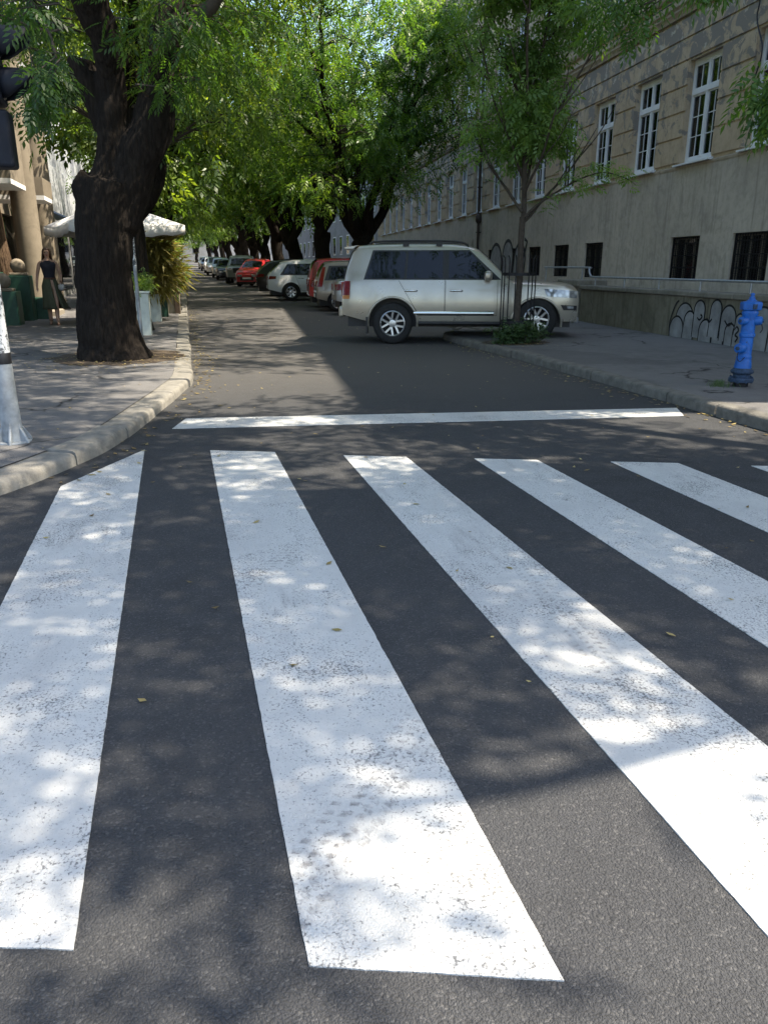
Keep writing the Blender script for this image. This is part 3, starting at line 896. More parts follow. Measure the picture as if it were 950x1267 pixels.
def add_crown(parent, C, spread, per, tmpl, mat, seed, tint_lo=.12, tint_hi=.9, pitch=(-.2, 1.0)):
    r_ = np.random.default_rng(seed)
    t0 = np.array([.5 + .8 * mnoise.noise(Vector((c[0] / 1.3 + seed, c[1] / 1.3, c[2] / 1.3))) for c in C])
    t0 = tint_lo + (tint_hi - tint_lo) * np.clip(t0, 0, 1)
    V, t = leaves(C, spread, per, tmpl, r_, t0, pitch)
    return quads_object('crown', V, t, M[mat], parent)


# --- the big old tree on the left corner
bt = thing('old_tree', (-1.03, 12.6, .1), 'thick dark old tree with pruned stubs on the left corner, its trunk splitting in two', 'tree')
r1 = np.random.default_rng(11); nodes = []; tk = MB()


def BT(px, py, y=12.6):
    """point of the tree (local) seen in direction px, py of the photograph at distance y"""
    cx, cy, f = 475., 633.5, 951.
    c = Vector((px - cx, -(py - cy), -f)); R = cam_o.rotation_euler.to_matrix(); d = R @ c
    p = d * (y / d.y); return (p.x + 1.03, y - 12.6, p.z + CAM_H - .1)


limb(tk, [(-.02, 0, -.15), BT(139, 440), BT(135, 412), BT(131, 370), BT(129, 325), BT(130, 272), BT(136, 225)], [.58, .50, .455, .42, .40, .405, .38], r1, None, 5, 20, .01, .012)
for a in range(7):
    an = a * .9 + .3; c_, s_ = math.cos(an), math.sin(an)
    limb(tk, [(-.03 + .24 * c_, .24 * s_, .7), (-.02 + .32 * c_, .32 * s_, .26), (.42 * c_, .42 * s_, .04), (.62 * c_, .62 * s_, -.10)], [.12, .15, .12, .05], r1, None, 4, 9, .02)
limb(tk, [BT(127, 262), BT(134, 205), BT(139, 150), BT(140, 108), BT(131, 52, 12.4), BT(112, 0, 12.2), BT(92, -60, 11.9), BT(60, -150, 11.4)], [.26, .20, .185, .185, .205, .24, .22, .15], r1, nodes, 5, 14, .02, .02)
limb(tk, [BT(148, 280), BT(164, 215), BT(185, 165), BT(197, 120), BT(202, 70, 12.8), BT(214, 10, 13.0), BT(245, -70, 13.2), BT(300, -150, 13.0)], [.29, .30, .30, .27, .23, .21, .18, .12], r1, nodes, 5, 14, .02, .02)
limb(tk, [BT(124, 275), BT(109, 246), BT(99, 224), BT(97, 220)], [.2, .17, .155, .145], r1, None, 3, 12, .02)
limb(tk, [BT(134, 160, 12.75), BT(117, 118, 12.8), BT(104, 88, 12.8), BT(101, 72, 12.8)], [.18, .20, .20, .18], r1, None, 3, 12, .02)
ot = tk.build('trunk', M['bark'], bt)
rm_ = ot.modifiers.new('join', 'REMESH'); rm_.mode = 'VOXEL'; rm_.voxel_size = .035; rm_.use_smooth_shade = True
sm_ = ot.modifiers.new('smooth', 'SMOOTH'); sm_.factor = .6; sm_.iterations = 4
tx = bpy.data.textures.new('bark_relief', 'CLOUDS'); tx.noise_scale = .09; tx.noise_depth = 2
dm = ot.modifiers.new('relief', 'DISPLACE'); dm.texture = tx; dm.strength = .03; dm.mid_level = .5
br = MB()
top = nodes[-1]
for pts, rad in [
    ([BT(202, 70, 12.8), BT(222, 30, 12.4), BT(262, 5, 12.0), (2.6, -.8, 6.2), (4.2, -1.5, 7.4)], [.12, .10, .09, .07, .04]),
    ([BT(245, -70, 13.2), (1.5, .6, 7.5), (2.4, .8, 9.2), (3.2, 1.2, 11.0)], [.16, .14, .11, .06]),
    ([BT(112, 0, 12.2), (-1.2, -1.2, 6.4), (-2.6, -2.6, 7.6), (-4.0, -3.6, 8.6)], [.14, .12, .09, .05]),
    ([BT(60, -150, 11.4), (-1.4, -1.8, 8.8), (-1.6, -2.4, 10.4), (-1.2, -2.8, 11.8)], [.14, .12, .09, .05]),
    ([BT(214, 10, 13.0), (.7, 1.6, 6.6), (.6, 3.2, 8.0), (.8, 4.6, 9.2)], [.14, .11, .09, .05]),
    ([BT(92, -60, 11.9), (-1.6, .6, 7.4), (-3.0, 1.2, 8.8), (-4.2, 1.6, 9.8)], [.13, .11, .08, .05]),
    ([(-1.2, -1.2, 6.4), (-.4, -3.4, 7.6), (1.2, -5.2, 8.8), (3.2, -6.6, 9.6)], [.11, .10, .07, .03]),
    ([(2.8, -.4, 9.0), (4.6, 1.0, 9.0), (6.6, 3.0, 9.3), (7.6, 6.8, 9.7)], [.09, .08, .06, .03]),
    ([BT(300, -150, 13.0), (2.8, -.4, 9.0), (4.0, -.2, 10.0), (5.0, .2, 10.6)], [.10, .09, .07, .04]),
]: limb(br, pts, rad, r1, nodes, 5, 9, .12)
lobes = [(-.2, -.2, 9.4, 4.6, 4.4, 2.4), (2.6, -.6, 8.6, 2.6, 2.8, 1.8), (-3.0, -2.6, 8.0, 2.4, 2.4, 1.6), (.8, 3.4, 8.0, 2.2, 2.4, 1.8)]
C = gaps(lobe_points(lobes, 380, r1), 1.6, -.06, 3.3)
C = np.concatenate([C, gaps(lobe_points([(2.6, -6.0, 9.3, 3.0, 2.6, 1.2), (.2, -6.2, 8.6, 1.8, 1.8, .9), (3.0, -3.8, 9.3, 2.4, 2.2, 1.1)], 250, r1), 1.1, -.04, 2.2),  # clusters out of view, added to shade the left sidewalk
                    gaps(lobe_points([(7.5, -.4, 9.4, 1.9, 3.2, .9), (7.5, 6.5, 9.8, 1.9, 4.5, .8), (5.0, 3, 9.4, 1.6, 4, .8)], 165, r1), .9, -.05, 6.2)])  # unseen clusters added high over the road to cast streaks of shade
# hanging sprays seen at the top of the view
HANG = [(205, 35, 11.6, .30), (180, 25, 11.5, .28), (225, 55, 11.8, .28), (200, 75, 11.7, .28), (222, 95, 11.9, .22), (190, 8, 11.4, .3), (235, 15, 11.7, .3), (208, 108, 11.8, .14),
        (265, 20, 12.2, .32), (290, 45, 12.6, .3), (250, 60, 12.4, .3), (275, 75, 12.8, .26), (245, 95, 12.6, .2), (310, 15, 12.8, .35), (340, 30, 13.5, .35),
        (14, 12, 8.6, .10), (36, 16, 8.7, .09), (6, 30, 8.5, .10), (56, 8, 9.0, .08), (28, 2, 8.8, .10), (44, 34, 8.9, .07), (20, 28, 8.7, .08), (62, 22, 8.8, .05), (50, 0, 8.8, .10), (5, 5, 8.6, .1),
        (52, 76, 8.2, .05), (60, 92, 8.3, .06), (46, 102, 8.2, .06), (58, 112, 8.2, .06), (42, 122, 8.2, .05), (70, 104, 8.3, .05), (38, 138, 8.3, .04), (66, 66, 8.5, .05), (74, 86, 8.3, .04), (58, 132, 8.2, .04), (82, 98, 8.3, .03), (48, 60, 8.4, .05), (52, 84, 6.2, .03), (46, 104, 6.15, .025), (44, 126, 6.15, .03), (34, 14, 6.3, .04)]
H3 = np.array([BT(a, b, y) for a, b, y, s_ in HANG]); HS = np.array([h[3] for h in HANG])
limb(br, [BT(112, 0, 12.2), (-.8, -2.0, 5.6), (-.9, -3.6, 5.0), BT(60, 40, 8.6), BT(55, 120, 8.3)], [.06, .05, .035, .02, .008], r1, nodes, 5, 7, .1)
nodes_a = np.array(nodes)
for c in list(C) + list(H3): twig_to(br, nodes_a, np.asarray(c), r1)
br.build('branches', M['twig'], bt, smooth=60)
rr = np.random.default_rng(4)
c1 = add_crown(bt, C, .42, 24, T_BIG, 'leaf', 5)
FAR_ = np.array([h[2] > 10 for h in HANG])
Vh, th = leaves(H3[FAR_], HS[FAR_], 22, leaf_template(5, .22, .095, .16), rr, .25, (-.1, 1.1)); quads_object('crown', Vh, th, M['leaf'], bt)
Vh, th = leaves(H3[~FAR_], HS[~FAR_], 15, leaf_template(4, .13, .065, .17), rr, .05, (0, 1.2)); quads_object('crown', Vh, th, M['leaf'], bt)

# --- corner tree standing beside the camera's right, its low sprays reach into the view
ct = thing('corner_tree', (7.6, 2.6, .12), 'tree whose drooping leafy sprays hang at the top right before the facade', 'tree')
r2 = np.random.default_rng(21); nodes = []; tk = MB()
limb(tk, [(0, 0, -.2), (0, 0, .3), (.05, 0, 1.6), (-.05, .1, 3.2)], [.36, .28, .24, .22], r2, None, 5, 14, .04)
tk.build('trunk', M['bark'], ct, smooth=60); br = MB()
for pts, rad in [([(-.05, .1, 3.0), (-.9, .5, 4.6), (-2.2, .9, 6.0), (-3.8, 1.0, 7.0)], [.16, .13, .1, .05]), ([(-.05, .1, 3.1), (.3, .2, 5.0), (.1, .4, 7.0), (-.4, .6, 9.0)], [.18, .15, .11, .06]),
                 ([(0, .1, 3.0), (.1, 1.4, 4.8), (-.4, 2.8, 6.2), (-.8, 4.0, 7.0)], [.15, .12, .09, .05]), ([(0, 0, 3.0), (-.8, -1.2, 4.8), (-1.8, -2.0, 6.4), (-2.6, -2.4, 7.4)], [.14, .11, .08, .04]),
                 ([(0, 0, 3.1), (1.2, -.6, 5.0), (2.4, -.8, 6.6)], [.13, .1, .05])]: limb(br, pts, rad, r2, nodes, 5, 8, .12)
C = np.concatenate([gaps(lobe_points([(-1.9, -.2, 7.2, 2.8, 1.9, 1.3), (-4.5, -.9, 7.4, 2.2, 2.0, 1.1), (0.4, -.2, 8.0, 2.8, 1.9, 1.2), (-.2, -.5, 7.0, 1.6, 1.5, .9)], 330, r2, .55), 1.1, -.2, 9.1),
                    gaps(lobe_points([(-1.4, 3.1, 7.0, 2.6, 2.0, 1.1), (-3.9, 2.4, 7.6, 2.0, 2.2, 1.0)], 150, r2, .55), 1.3, .0, 3.1)])


def CT(px, py, y): p = BT(px, py, y); return (p[0] - 1.03 - 7.6, p[1] + 12.6 - 2.6, p[2] + .1 - .12)


HANG = [(765, 10, 6.8, .10), (787, 20, 6.8, .09), (745, 2, 6.9, .10), (775, -12, 6.8, .12), (748, 28, 6.9, .08), (800, -12, 6.7, .07), (880, -34, 5.8, .05), (888, -30, 5.8, .035), (872, -45, 5.8, .06),
        (953, 85, 5.2, .07), (960, 105, 5.2, .09), (948, 120, 5.2, .06), (965, 130, 5.2, .07), (955, 145, 5.2, .04), (975, 70, 5.2, .1)]
H3 = np.array([CT(a, b, y) for a, b, y, s_ in HANG]); HS = np.array([h[3] for h in HANG])
nodes_a = np.array(nodes)
for c in list(C) + list(H3): twig_to(br, nodes_a, np.asarray(c), r2, .010)
br.build('branches', M['twig'], ct, smooth=60)
add_crown(ct, C, .34, 24, T_BIG, 'leaf', 15)
Vh, th = leaves(H3, HS, 20, leaf_template(4, .16, .075, .16), rr, .4, (.1, 1.2)); quads_object('crown', Vh, th, M['leaf'], ct)

# --- the row on the right: old pollarded street trees with forked dark trunks


def row_tree(seed, leafmat, label, tr=.36, hh=1.0, lean=(0, 0)):
    r_ = np.random.default_rng(seed); nodes = []
    t = thing('street_tree', (0, 0, 0), label, 'tree')
    tk = MB(); fk = 2.1 + r_.uniform(-.2, .5)
    limb(tk, [(0, 0, -.2), (0, 0, .25), (lean[0] * .4, lean[1] * .4, 1.2), (lean[0], lean[1], fk + .25)], [tr * 1.5, tr * 1.05, tr, tr * 1.05], r_, None, 5, 14, .06)
    nl = 5; ends = []
    for i in range(nl):
        a = i * 2 * PI / nl + r_.uniform(-.4, .4); o = r_.uniform(.35, .9)
        p = [(lean[0], lean[1], fk - .1)]; d = .75
        p.append((lean[0] + math.cos(a) * d * o, lean[1] + math.sin(a) * d * o, fk + 1.2))
        p.append((p[-1][0] + math.cos(a) * .5 * o + r_.normal() * .25, p[-1][1] + math.sin(a) * .5 * o + r_.normal() * .25, fk + 3.0 * hh))
        p.append((p[-1][0] + math.cos(a) * 1.0 * o + r_.normal() * .3, p[-1][1] + math.sin(a) * 1.0 * o, fk + 5.0 * hh))
        p.append((p[-1][0] + math.cos(a) * 1.4 * o, p[-1][1] + math.sin(a) * 1.4 * o, fk + 7.4 * hh))
        limb(tk, p, [tr * .62, tr * .5, tr * .36, tr * .25, tr * .1], r_, nodes, 5, 9, .2)
        for q in range(2):
            b = p[2 + q]; a2 = a + r_.uniform(-1.3, 1.3)
            p2 = [b, (b[0] + math.cos(a2) * 1.1, b[1] + math.sin(a2) * 1.1, b[2] + .9), (b[0] + math.cos(a2) * 2.6, b[1] + math.sin(a2) * 2.6, b[2] + 1.5)]
            limb(tk, p2, [tr * .26, tr * .2, tr * .07], r_, nodes, 5, 7, .15)
        # pruning shoots: thin upright rods
        for q in range(4):
            b = p[1 + q % 3]; tk.tube([b, (b[0] + r_.normal() * .25, b[1] + r_.normal() * .25, b[2] + 1.3), (b[0] + r_.normal() * .4, b[1] + r_.normal() * .4, b[2] + 2.6)], [.035, .025, .01], 5, cap=False)
    tk.build('trunk', M['bark'], t, smooth=70)
    return t, nodes, r_


def row_crown(t, nodes, r_, lobes, n, per, tmpl, mat, seed, thr=-.03, spread=.46):
    C = gaps(lobe_points(lobes, n, r_, .42), 1.7, thr, seed * 1.7)
    br = MB(); na = np.array(nodes)
    for c in C: twig_to(br, na, c, r_, .016)
    br.build('branches', M['twig'], t, smooth=60)
    add_crown(t, C, spread, per, tmpl, mat, seed)
    return t


LB = [[(-.4, 0, 7.8, 4.6, 4.2, 3.2), (-2.6, -.5, 6.4, 2.6, 2.6, 1.8), (1.2, .4, 5.6, 2.4, 2.4, 1.6)],
      [(-.6, .3, 8.4, 4.6, 4.2, 3.4), (-2.8, .6, 6.6, 2.6, 2.6, 2.0), (1.6, -1.2, 6.0, 2.4, 2.6, 1.8), (-.6, -2.2, 4.9, 1.6, 1.6, 1.1), (1.4, -1.6, 4.2, 1.5, 1.3, .9), (-1.4, -5.0, 8.6, 2.2, 2.6, 1.0), (2.2, -1.0, 8.6, 2.2, 2.6, 2.0), (1.9, -1.2, 5.0, 2.0, 2.0, 1.3), (-1.6, -1.5, 4.0, 1.5, 1.4, .9)],
      [(-.3, 0, 7.4, 4.0, 4.4, 3.0), (-2.2, 1.2, 6.0, 2.4, 2.4, 1.7), (.6, 1.0, 5.2, 2.0, 2.0, 1.2)]]
protos = []
for i in range(3):
    t, nd, r_ = row_tree(31 + i, 'leaf', 'x', .37, 1.0, [(-.25, 0), (.1, .3), (-.5, -.2)][i])
    row_crown(t, nd, r_, LB[i], [430, 640, 430][i], 22, T_BIG if i < 2 else T_FAR, 'leaf', 41 + i); protos.append(t)
RT = [(6.9, 30.5, 1, .3, 'dark street tree nearest behind the silver off-roader, its low boughs hanging over the parked cars'),
      (6.75, 37.3, 0, .4, 'thick upright trunk of the second street tree behind the parked cars'),
      (6.6, 45, 2, 1.2, 'leaning street tree standing behind the white estate car'),
      (6.5, 53, 0, 2.3, 'forked street tree rising between the white estate car and the red hatchback'),
      (6.4, 61, 1, 3.9, 'forked dark street tree directly above the small red hatchback'),
      (6.4, 69.5, 2, 4.5, 'street tree behind the grey people carrier far along the row'),
      (6.4, 79, 0, 5.2, 'far street tree on the right, seventh from the near end'),
      (6.4, 90, 1, 1.1, 'far street tree on the right, eighth from the near end'),
      (6.4, 102, 2, 2.0, 'far street tree on the right, ninth from the near end'),
      (6.4, 118, 0, 3.1, 'far street tree on the right, tenth from the near end'),
      (6.4, 140, 1, 3.7, 'far street tree on the right, eleventh from the near end'),
      (6.4, 168, 2, 4.4, 'far street tree on the right, last of the row'),
      (-.5, 200, 0, .9, 'dark tree closing the far end of the street on its left'), (4.5, 204, 1, 2.2, 'dark tree closing the far end of the street on its right')]
used = set()
for x, y, i, rz, lab in RT:
    o = protos[i] if i not in used else copy_tree(protos[i]); used.add(i)
    o.location = (x, y, zr(y) + .1); o.rotation_euler = (0, 0, (rz - .3) * .22 if i != 9 else rz); o['label'] = lab; o['group'] = 'street trees in a row on the right'
    if y > 60: o.scale = (1, 1, 1.05)

# --- the left row
lp = []
for i in range(2):
    t, nd, r_ = row_tree(61 + i, 'leaf_y', 'x', .30, .95, [(.1, 0), (.2, .2)][i])
    row_crown(t, nd, r_, [[(5.2, .5, 9.0, 2.2, 4.4, 1.0), (.6, 0, 7.2, 4.2, 4.0, 2.8), (1.6, -.6, 5.2, 2.6, 2.4, 1.7), (-.9, -1.4, 4.6, 1.8, 1.6, 1.2), (.4, .8, 4.2, 1.6, 2.0, 1.1)],
                          [(.4, .3, 7.6, 4.0, 4.2, 3.0), (1.9, .6, 5.6, 2.2, 2.6, 1.8), (.2, -1.2, 4.4, 1.8, 1.8, 1.2)]][i], 310, 21, T_BIG if i == 0 else T_FAR, 'leaf_y', 71 + i, -.12); lp.append(t)
LT = [(-.98, 18.2, 0, 'dark trunk half hidden behind the thick old corner tree'), (-1.0, 29.5, 1, 'yellow green tree behind the cafe planters on the left kerb'),
      (-.95, 38, 0, 'yellow green tree behind the white parasol on the left'), (-.9, 47.5, 1, 'fourth tree along the left kerb beyond the parasol'), (-.9, 58, 0, 'fifth tree along the left kerb'),
      (-.8, 70, 1, 'sixth tree along the left kerb'), (-.8, 84, 0, 'seventh tree along the left kerb'), (-.8, 100, 1, 'eighth tree along the left kerb'), (-.7, 120, 0, 'ninth tree along the left kerb'), (-.7, 150, 1, 'last tree along the left kerb')]
used = set()
for j, (x, y, i, lab) in enumerate(LT):
    o = lp[i] if i not in used else copy_tree(lp[i]); used.add(i)
    o.location = (x, y, zr(y) + .1); o.rotation_euler = (0, 0, .35 * math.sin(j * 2.1)); o['label'] = lab; o['group'] = 'trees along the left kerb'
    if j == 0: o.scale = (.92, .92, 1.0)

# --- brown trunk at the left edge behind the pole
t = thing('brown_tree', (-4.66, 23.9, .1), 'reddish brown trunk at the left edge behind the green pillars', 'tree')
tk = MB(); nodes = []; limb(tk, [(.0, 0, -.2), (0, 0, .4), (-.06, 0, 1.8), (-.12, 0, 3.6), (-.5, .2, 5.4), (-1.2, .4, 7.2)], [.36, .30, .27, .25, .18, .07], r1, nodes, 5, 12, .05); tk.build('trunk', M['bark2'], t, smooth=60)
C = lobe_points([(-1.4, .4, 7.0, 1.8, 1.8, 1.2)], 50, r1); br = MB()
for c in C: twig_to(br, np.array(nodes), c, r1)
br.build('branches', M['twig'], t); add_crown(t, C, .4, 20, T_BIG, 'leaf_y', 91)

# --- the young tree in its guard
YT = (5.86, 13.3, .122)
t = thing('young_tree', YT, 'slender young tree with light green crown growing through a dark iron guard', 'tree')
r3 = np.random.default_rng(3); tk = MB(); nodes = []
limb(tk, [(0, 0, -.1), (0, 0, .5), (.02, 0, 1.4), (.0, 0, 2.15)], [.075, .062, .055, .052], r3, nodes, 5, 10, .05)
tips = []
for i in range(11):
    a = i * 2.4; z0 = 2.05 + .18 * i; L = 1.5 - .05 * i + r3.uniform(-.2, .2); up_ = 1.0 + .1 * i
    p = [(0.01, 0, z0), (.28 * math.cos(a) * L, .28 * math.sin(a) * L, z0 + .42 * up_), (.62 * math.cos(a) * L, .62 * math.sin(a) * L, z0 + 1.0 * up_), (.85 * math.cos(a) * L, .85 * math.sin(a) * L, z0 + 1.55 * up_)]
    limb(tk, p, [.030, .024, .016, .006], r3, nodes, 5, 6, .3)
    for q in (1, 2):
        b = p[q]; a2 = a + r3.choice([-1, 1]) * r3.uniform(.5, 1.1)
        p2 = [b, (b[0] + .35 * math.cos(a2), b[1] + .35 * math.sin(a2), b[2] + .4), (b[0] + .65 * math.cos(a2), b[1] + .65 * math.sin(a2), b[2] + .9)]
        limb(tk, p2, [.014, .010, .004], r3, nodes, 4, 5, .3)
limb(tk, [(0, 0, 2.0), (.02, 0, 3.4), (-.05, .05, 4.8), (.05, 0, 6.2), (.0, 0, 7.4)], [.05, .042, .034, .022, .006], r3, nodes, 5, 7, .3)
# long low bough to the right, sagging over the pavement
lowb = limb(tk, [(0, 0, 2.12), (.35, -.12, 2.42), (.85, -.25, 2.72), (1.30, -.36, 2.86), (1.70, -.45, 2.76), (1.86, -.5, 2.66)], [.030, .022, .016, .011, .006, .003], r3, nodes, 5, 6, .2)
tk.build('trunk', M['twig'], t, smooth=60)
C = lobe_points([(.0, 0, 4.5, 1.0, 1.0, 1.4), (.05, 0, 5.7, .85, .85, 1.1), (-.35, 0, 3.5, .75, .75, .6), (.45, 0, 3.7, .65, .7, .6), (0, 0, 6.4, .5, .5, .6)], 225, r3, .5)
C = gaps(C, .7, -.12, 4.2)
C2 = np.array([(.75, -.22, 2.82), (.98, -.28, 2.9), (1.2, -.33, 2.95), (1.4, -.38, 2.92), (1.55, -.42, 2.86), (1.72, -.45, 2.82), (.5, -.2, 2.62), (1.1, -.3, 2.70), (.85, -.28, 2.6), (.35, -.1, 2.35)])
br = MB(); na = np.array(nodes)
for c in C: twig_to(br, na, c, r3, .006)
br.build('branches', M['twig'], t)
add_crown(t, C, .15, 21, T_SM, 'leaf_s', 101, .2, .8)
Vh, th = leaves(C2, .10, 13, leaf_template(3, .14, .08, .2, .25), rr, .5, (-.4, .7)); quads_object('crown', Vh, th, M['leaf_s'], t)
tg = thing('tree_guard', YT, 'dark iron rod guard around the young tree trunk', 'tree guard')
for i in range(8):
    a = i * PI / 4 + .2; R_ = .30; c_, s_ = math.cos(a), math.sin(a)
    m_ = MB(); m_.tube([(R_ * c_, R_ * s_, 0), (R_ * c_, R_ * s_, 1.40), (R_ * 1.03 * c_, R_ * 1.03 * s_, 1.47), (R_ * 1.14 * c_, R_ * 1.14 * s_, 1.51)], .012, 6); m_.build('rod', M['iron'], tg, smooth=60)
m_ = MB()
for z in (.35, 1.17): m_.lathe([(.292, z), (.285, z), (.285, z + .05), (.292, z + .05), (.292, z)], 28)
m_.build('hoop', M['iron'], tg)
sh = thing('low_shrub', (YT[0] - .02, YT[1] - .12, .12), 'low bushy shrub at the foot of the young tree', 'shrub')
C = lobe_points([(0, 0, .22, .42, .34, .22), (-.2, -.05, .16, .3, .26, .16), (.22, -.02, .18, .3, .26, .2)], 150, r3, .6); C[:, 2] = np.abs(C[:, 2])
m_ = MB()
for c in C[::2]: m_.tube([(c[0] * .35, c[1] * .35, -.02), (c[0] * .8, c[1] * .8, c[2] * .6), tuple(c)], [.006, .004, .002], 4, cap=False)
m_.build('stems', M['twig'], sh)
V, tt = leaves(C, .05, 7, leaf_template(2, .08, .055, .24, .2), rr, .45, (-.9, .6)); quads_object('foliage', V, tt, M['shrub'], sh)
pit = MB(); P_ = []
for i in range(24): a = 2 * PI * i / 24; P_.append((YT[0] + (.62 + .07 * math.sin(i * 2.3)) * math.cos(a), YT[1] + (.5 + .05 * math.sin(i * 1.7)) * math.sin(a), .126))
pit.ngon(P_); tag(pit.build('soil', M['soil']), kind='structure')
pit = MB(); P_ = []
for i in range(40): a = 2 * PI * i / 40; P_.append((-1.0 + (.98 + .1 * math.sin(i * 2.3) + .06 * math.sin(i * 5.1)) * math.cos(a), 12.75 + (1.1 + .1 * math.sin(i * 1.7)) * math.sin(a), .113))
pit.ngon(P_); tag(pit.build('soil', M['soil']), kind='structure')

# dry leaves in the gutters and tree pits
V = []; r_ = np.random.default_rng(8)


def scatter(n, fn, s0=.03):
    for i in range(n):
        x, y, z = fn(); s_ = s0 * r_.uniform(.5, 1.3); a = r_.uniform(0, 6.3); c_, q_ = math.cos(a), math.sin(a); t1, t2 = r_.uniform(.0, .012, 2)
        P_ = [(-s_, 0, t1), (0, -s_ * .45, .002), (s_, 0, t2), (0, s_ * .45, .004)]
        V.append([(x + p[0] * c_ - p[1] * q_, y + p[0] * q_ + p[1] * c_, z + .006 + p[2]) for p in P_])


scatter(260, lambda: (5.14 - abs(r_.normal()) * .18, r_.uniform(5.5, 16), 0))
scatter(420, lambda: (lambda y: (float(np.interp(y, [5, 6.1, 6.85, 8.5, 9.5, 10.6, 30], [-1.4, -.83, -.55, -.2, -.02, .12, .24])) + abs(r_.normal()) * .16, y, 0))(r_.uniform(5.5, 30)))
scatter(500, lambda: (-1.0 + r_.normal() * .7, 12.4 + r_.normal() * .7, .115), .028)
scatter(260, lambda: (YT[0] + r_.normal() * .3, YT[1] - .2 + r_.normal() * .3, .126), .022)
scatter(420, lambda: (r_.uniform(-2, 5), r_.uniform(2, 26), .001), .022)
scatter(160, lambda: (r_.uniform(-5, -.5), r_.uniform(6, 24), .11), .024)
V = np.array(V); tag(quads_object('fallen_leaves', V, r_.uniform(0, 1, len(V)), M['litter']), kind='stuff')
# grass tuft by the hydrant
V = []
for i in range(150):
    a, q = r_.uniform(0, 6.3), abs(r_.normal()) * .07; x, y = 5.98 + q * math.cos(a), 7.72 + q * math.sin(a); h = r_.uniform(.03, .09); dx, dy = r_.normal(size=2) * .03
    V.append([(x - .003, y, .12), (x + .003, y, .12), (x + dx + .001, y + dy, .12 + h), (x + dx - .001, y + dy, .12 + h)])
tag(quads_object('grass', np.array(V), r_.uniform(.3, .9, len(V)), M['shrub']), kind='stuff')

# ------------------------------------------------------------------ parked cars
WHEELS = {}


def wheel_meshes(R, wd, rimr, spokes, double):
    """tyre and rim, axis y, outer face towards -y; cached and shared"""
    key = (R, wd, rimr, spokes, double)
    if key in WHEELS: return WHEELS[key]
    t = MB(); h = wd / 2
    t.lathe([(rimr - .01, h - .02), (rimr + .005, h), (R - .05, h + .004), (R - .014, h - .02), (R, h - .05), (R, -h + .05), (R - .014, -h + .02), (R - .05, -h - .004), (rimr + .005, -h), (rimr - .01, -h + .02), (rimr - .01, h - .02)], 40, axis='y')
    ty = t.build('tyre', M['tyre'], smooth=40)
    r = MB(); r.lathe([(rimr, -h + .015), (rimr - .018, -h + .008), (rimr - .03, -h + .02), (rimr - .03, h), (rimr, h), (rimr, -h + .015)], 40, axis='y')
    r.lathe([(.02, -h + .02), (.07, -h + .025), (.085, -h + .06), (.085, 0), (.02, 0)], 20, axis='y')
    for i in range(spokes):
        for dv in ((-.055, .055) if double else (0,)):
            a = 2 * PI * i / spokes + PI / 2; c_, s_ = math.cos(a), math.sin(a); w_ = .024 if double else .040
            pts = []
            for q, (rr_, off, ww, dep) in enumerate([(.06, dv * .75, w_ * 1.1, -h + .035), (rimr - .022, dv * 1.15, w_, -h + .022)]):
                pts.append((rr_, off, ww, dep))
            vs = []
            for rr_, off, ww, dep in pts:
                for sgn, dd in ((-1, 0.02), (-.7, 0), (.7, 0), (1, .02)):
                    x = rr_ * c_ - (off + sgn * ww) * s_; z = rr_ * s_ + (off + sgn * ww) * c_; vs.append((x, dep + dd, z))
            r.add(vs, [(i2, i2 + 1, i2 + 5, i2 + 4) for i2 in range(3)])
    rim = r.build('rim', M['alloy'], smooth=35)
    d = MB(); d.lathe([(.02, h * .1), (rimr - .03, h * .1), (rimr - .03, h * .3), (.02, h * .3)], 30, axis='y'); dk = d.build('brake_disc', M['iron'])
    for o in (ty, rim, dk): S.collection.objects.unlink(o)
    WHEELS[key] = (ty.data, rim.data, dk.data)
    return WHEELS[key]


def interp(tab, x): return float(np.interp(x, [a for a, b in tab], [b for a, b in tab]))


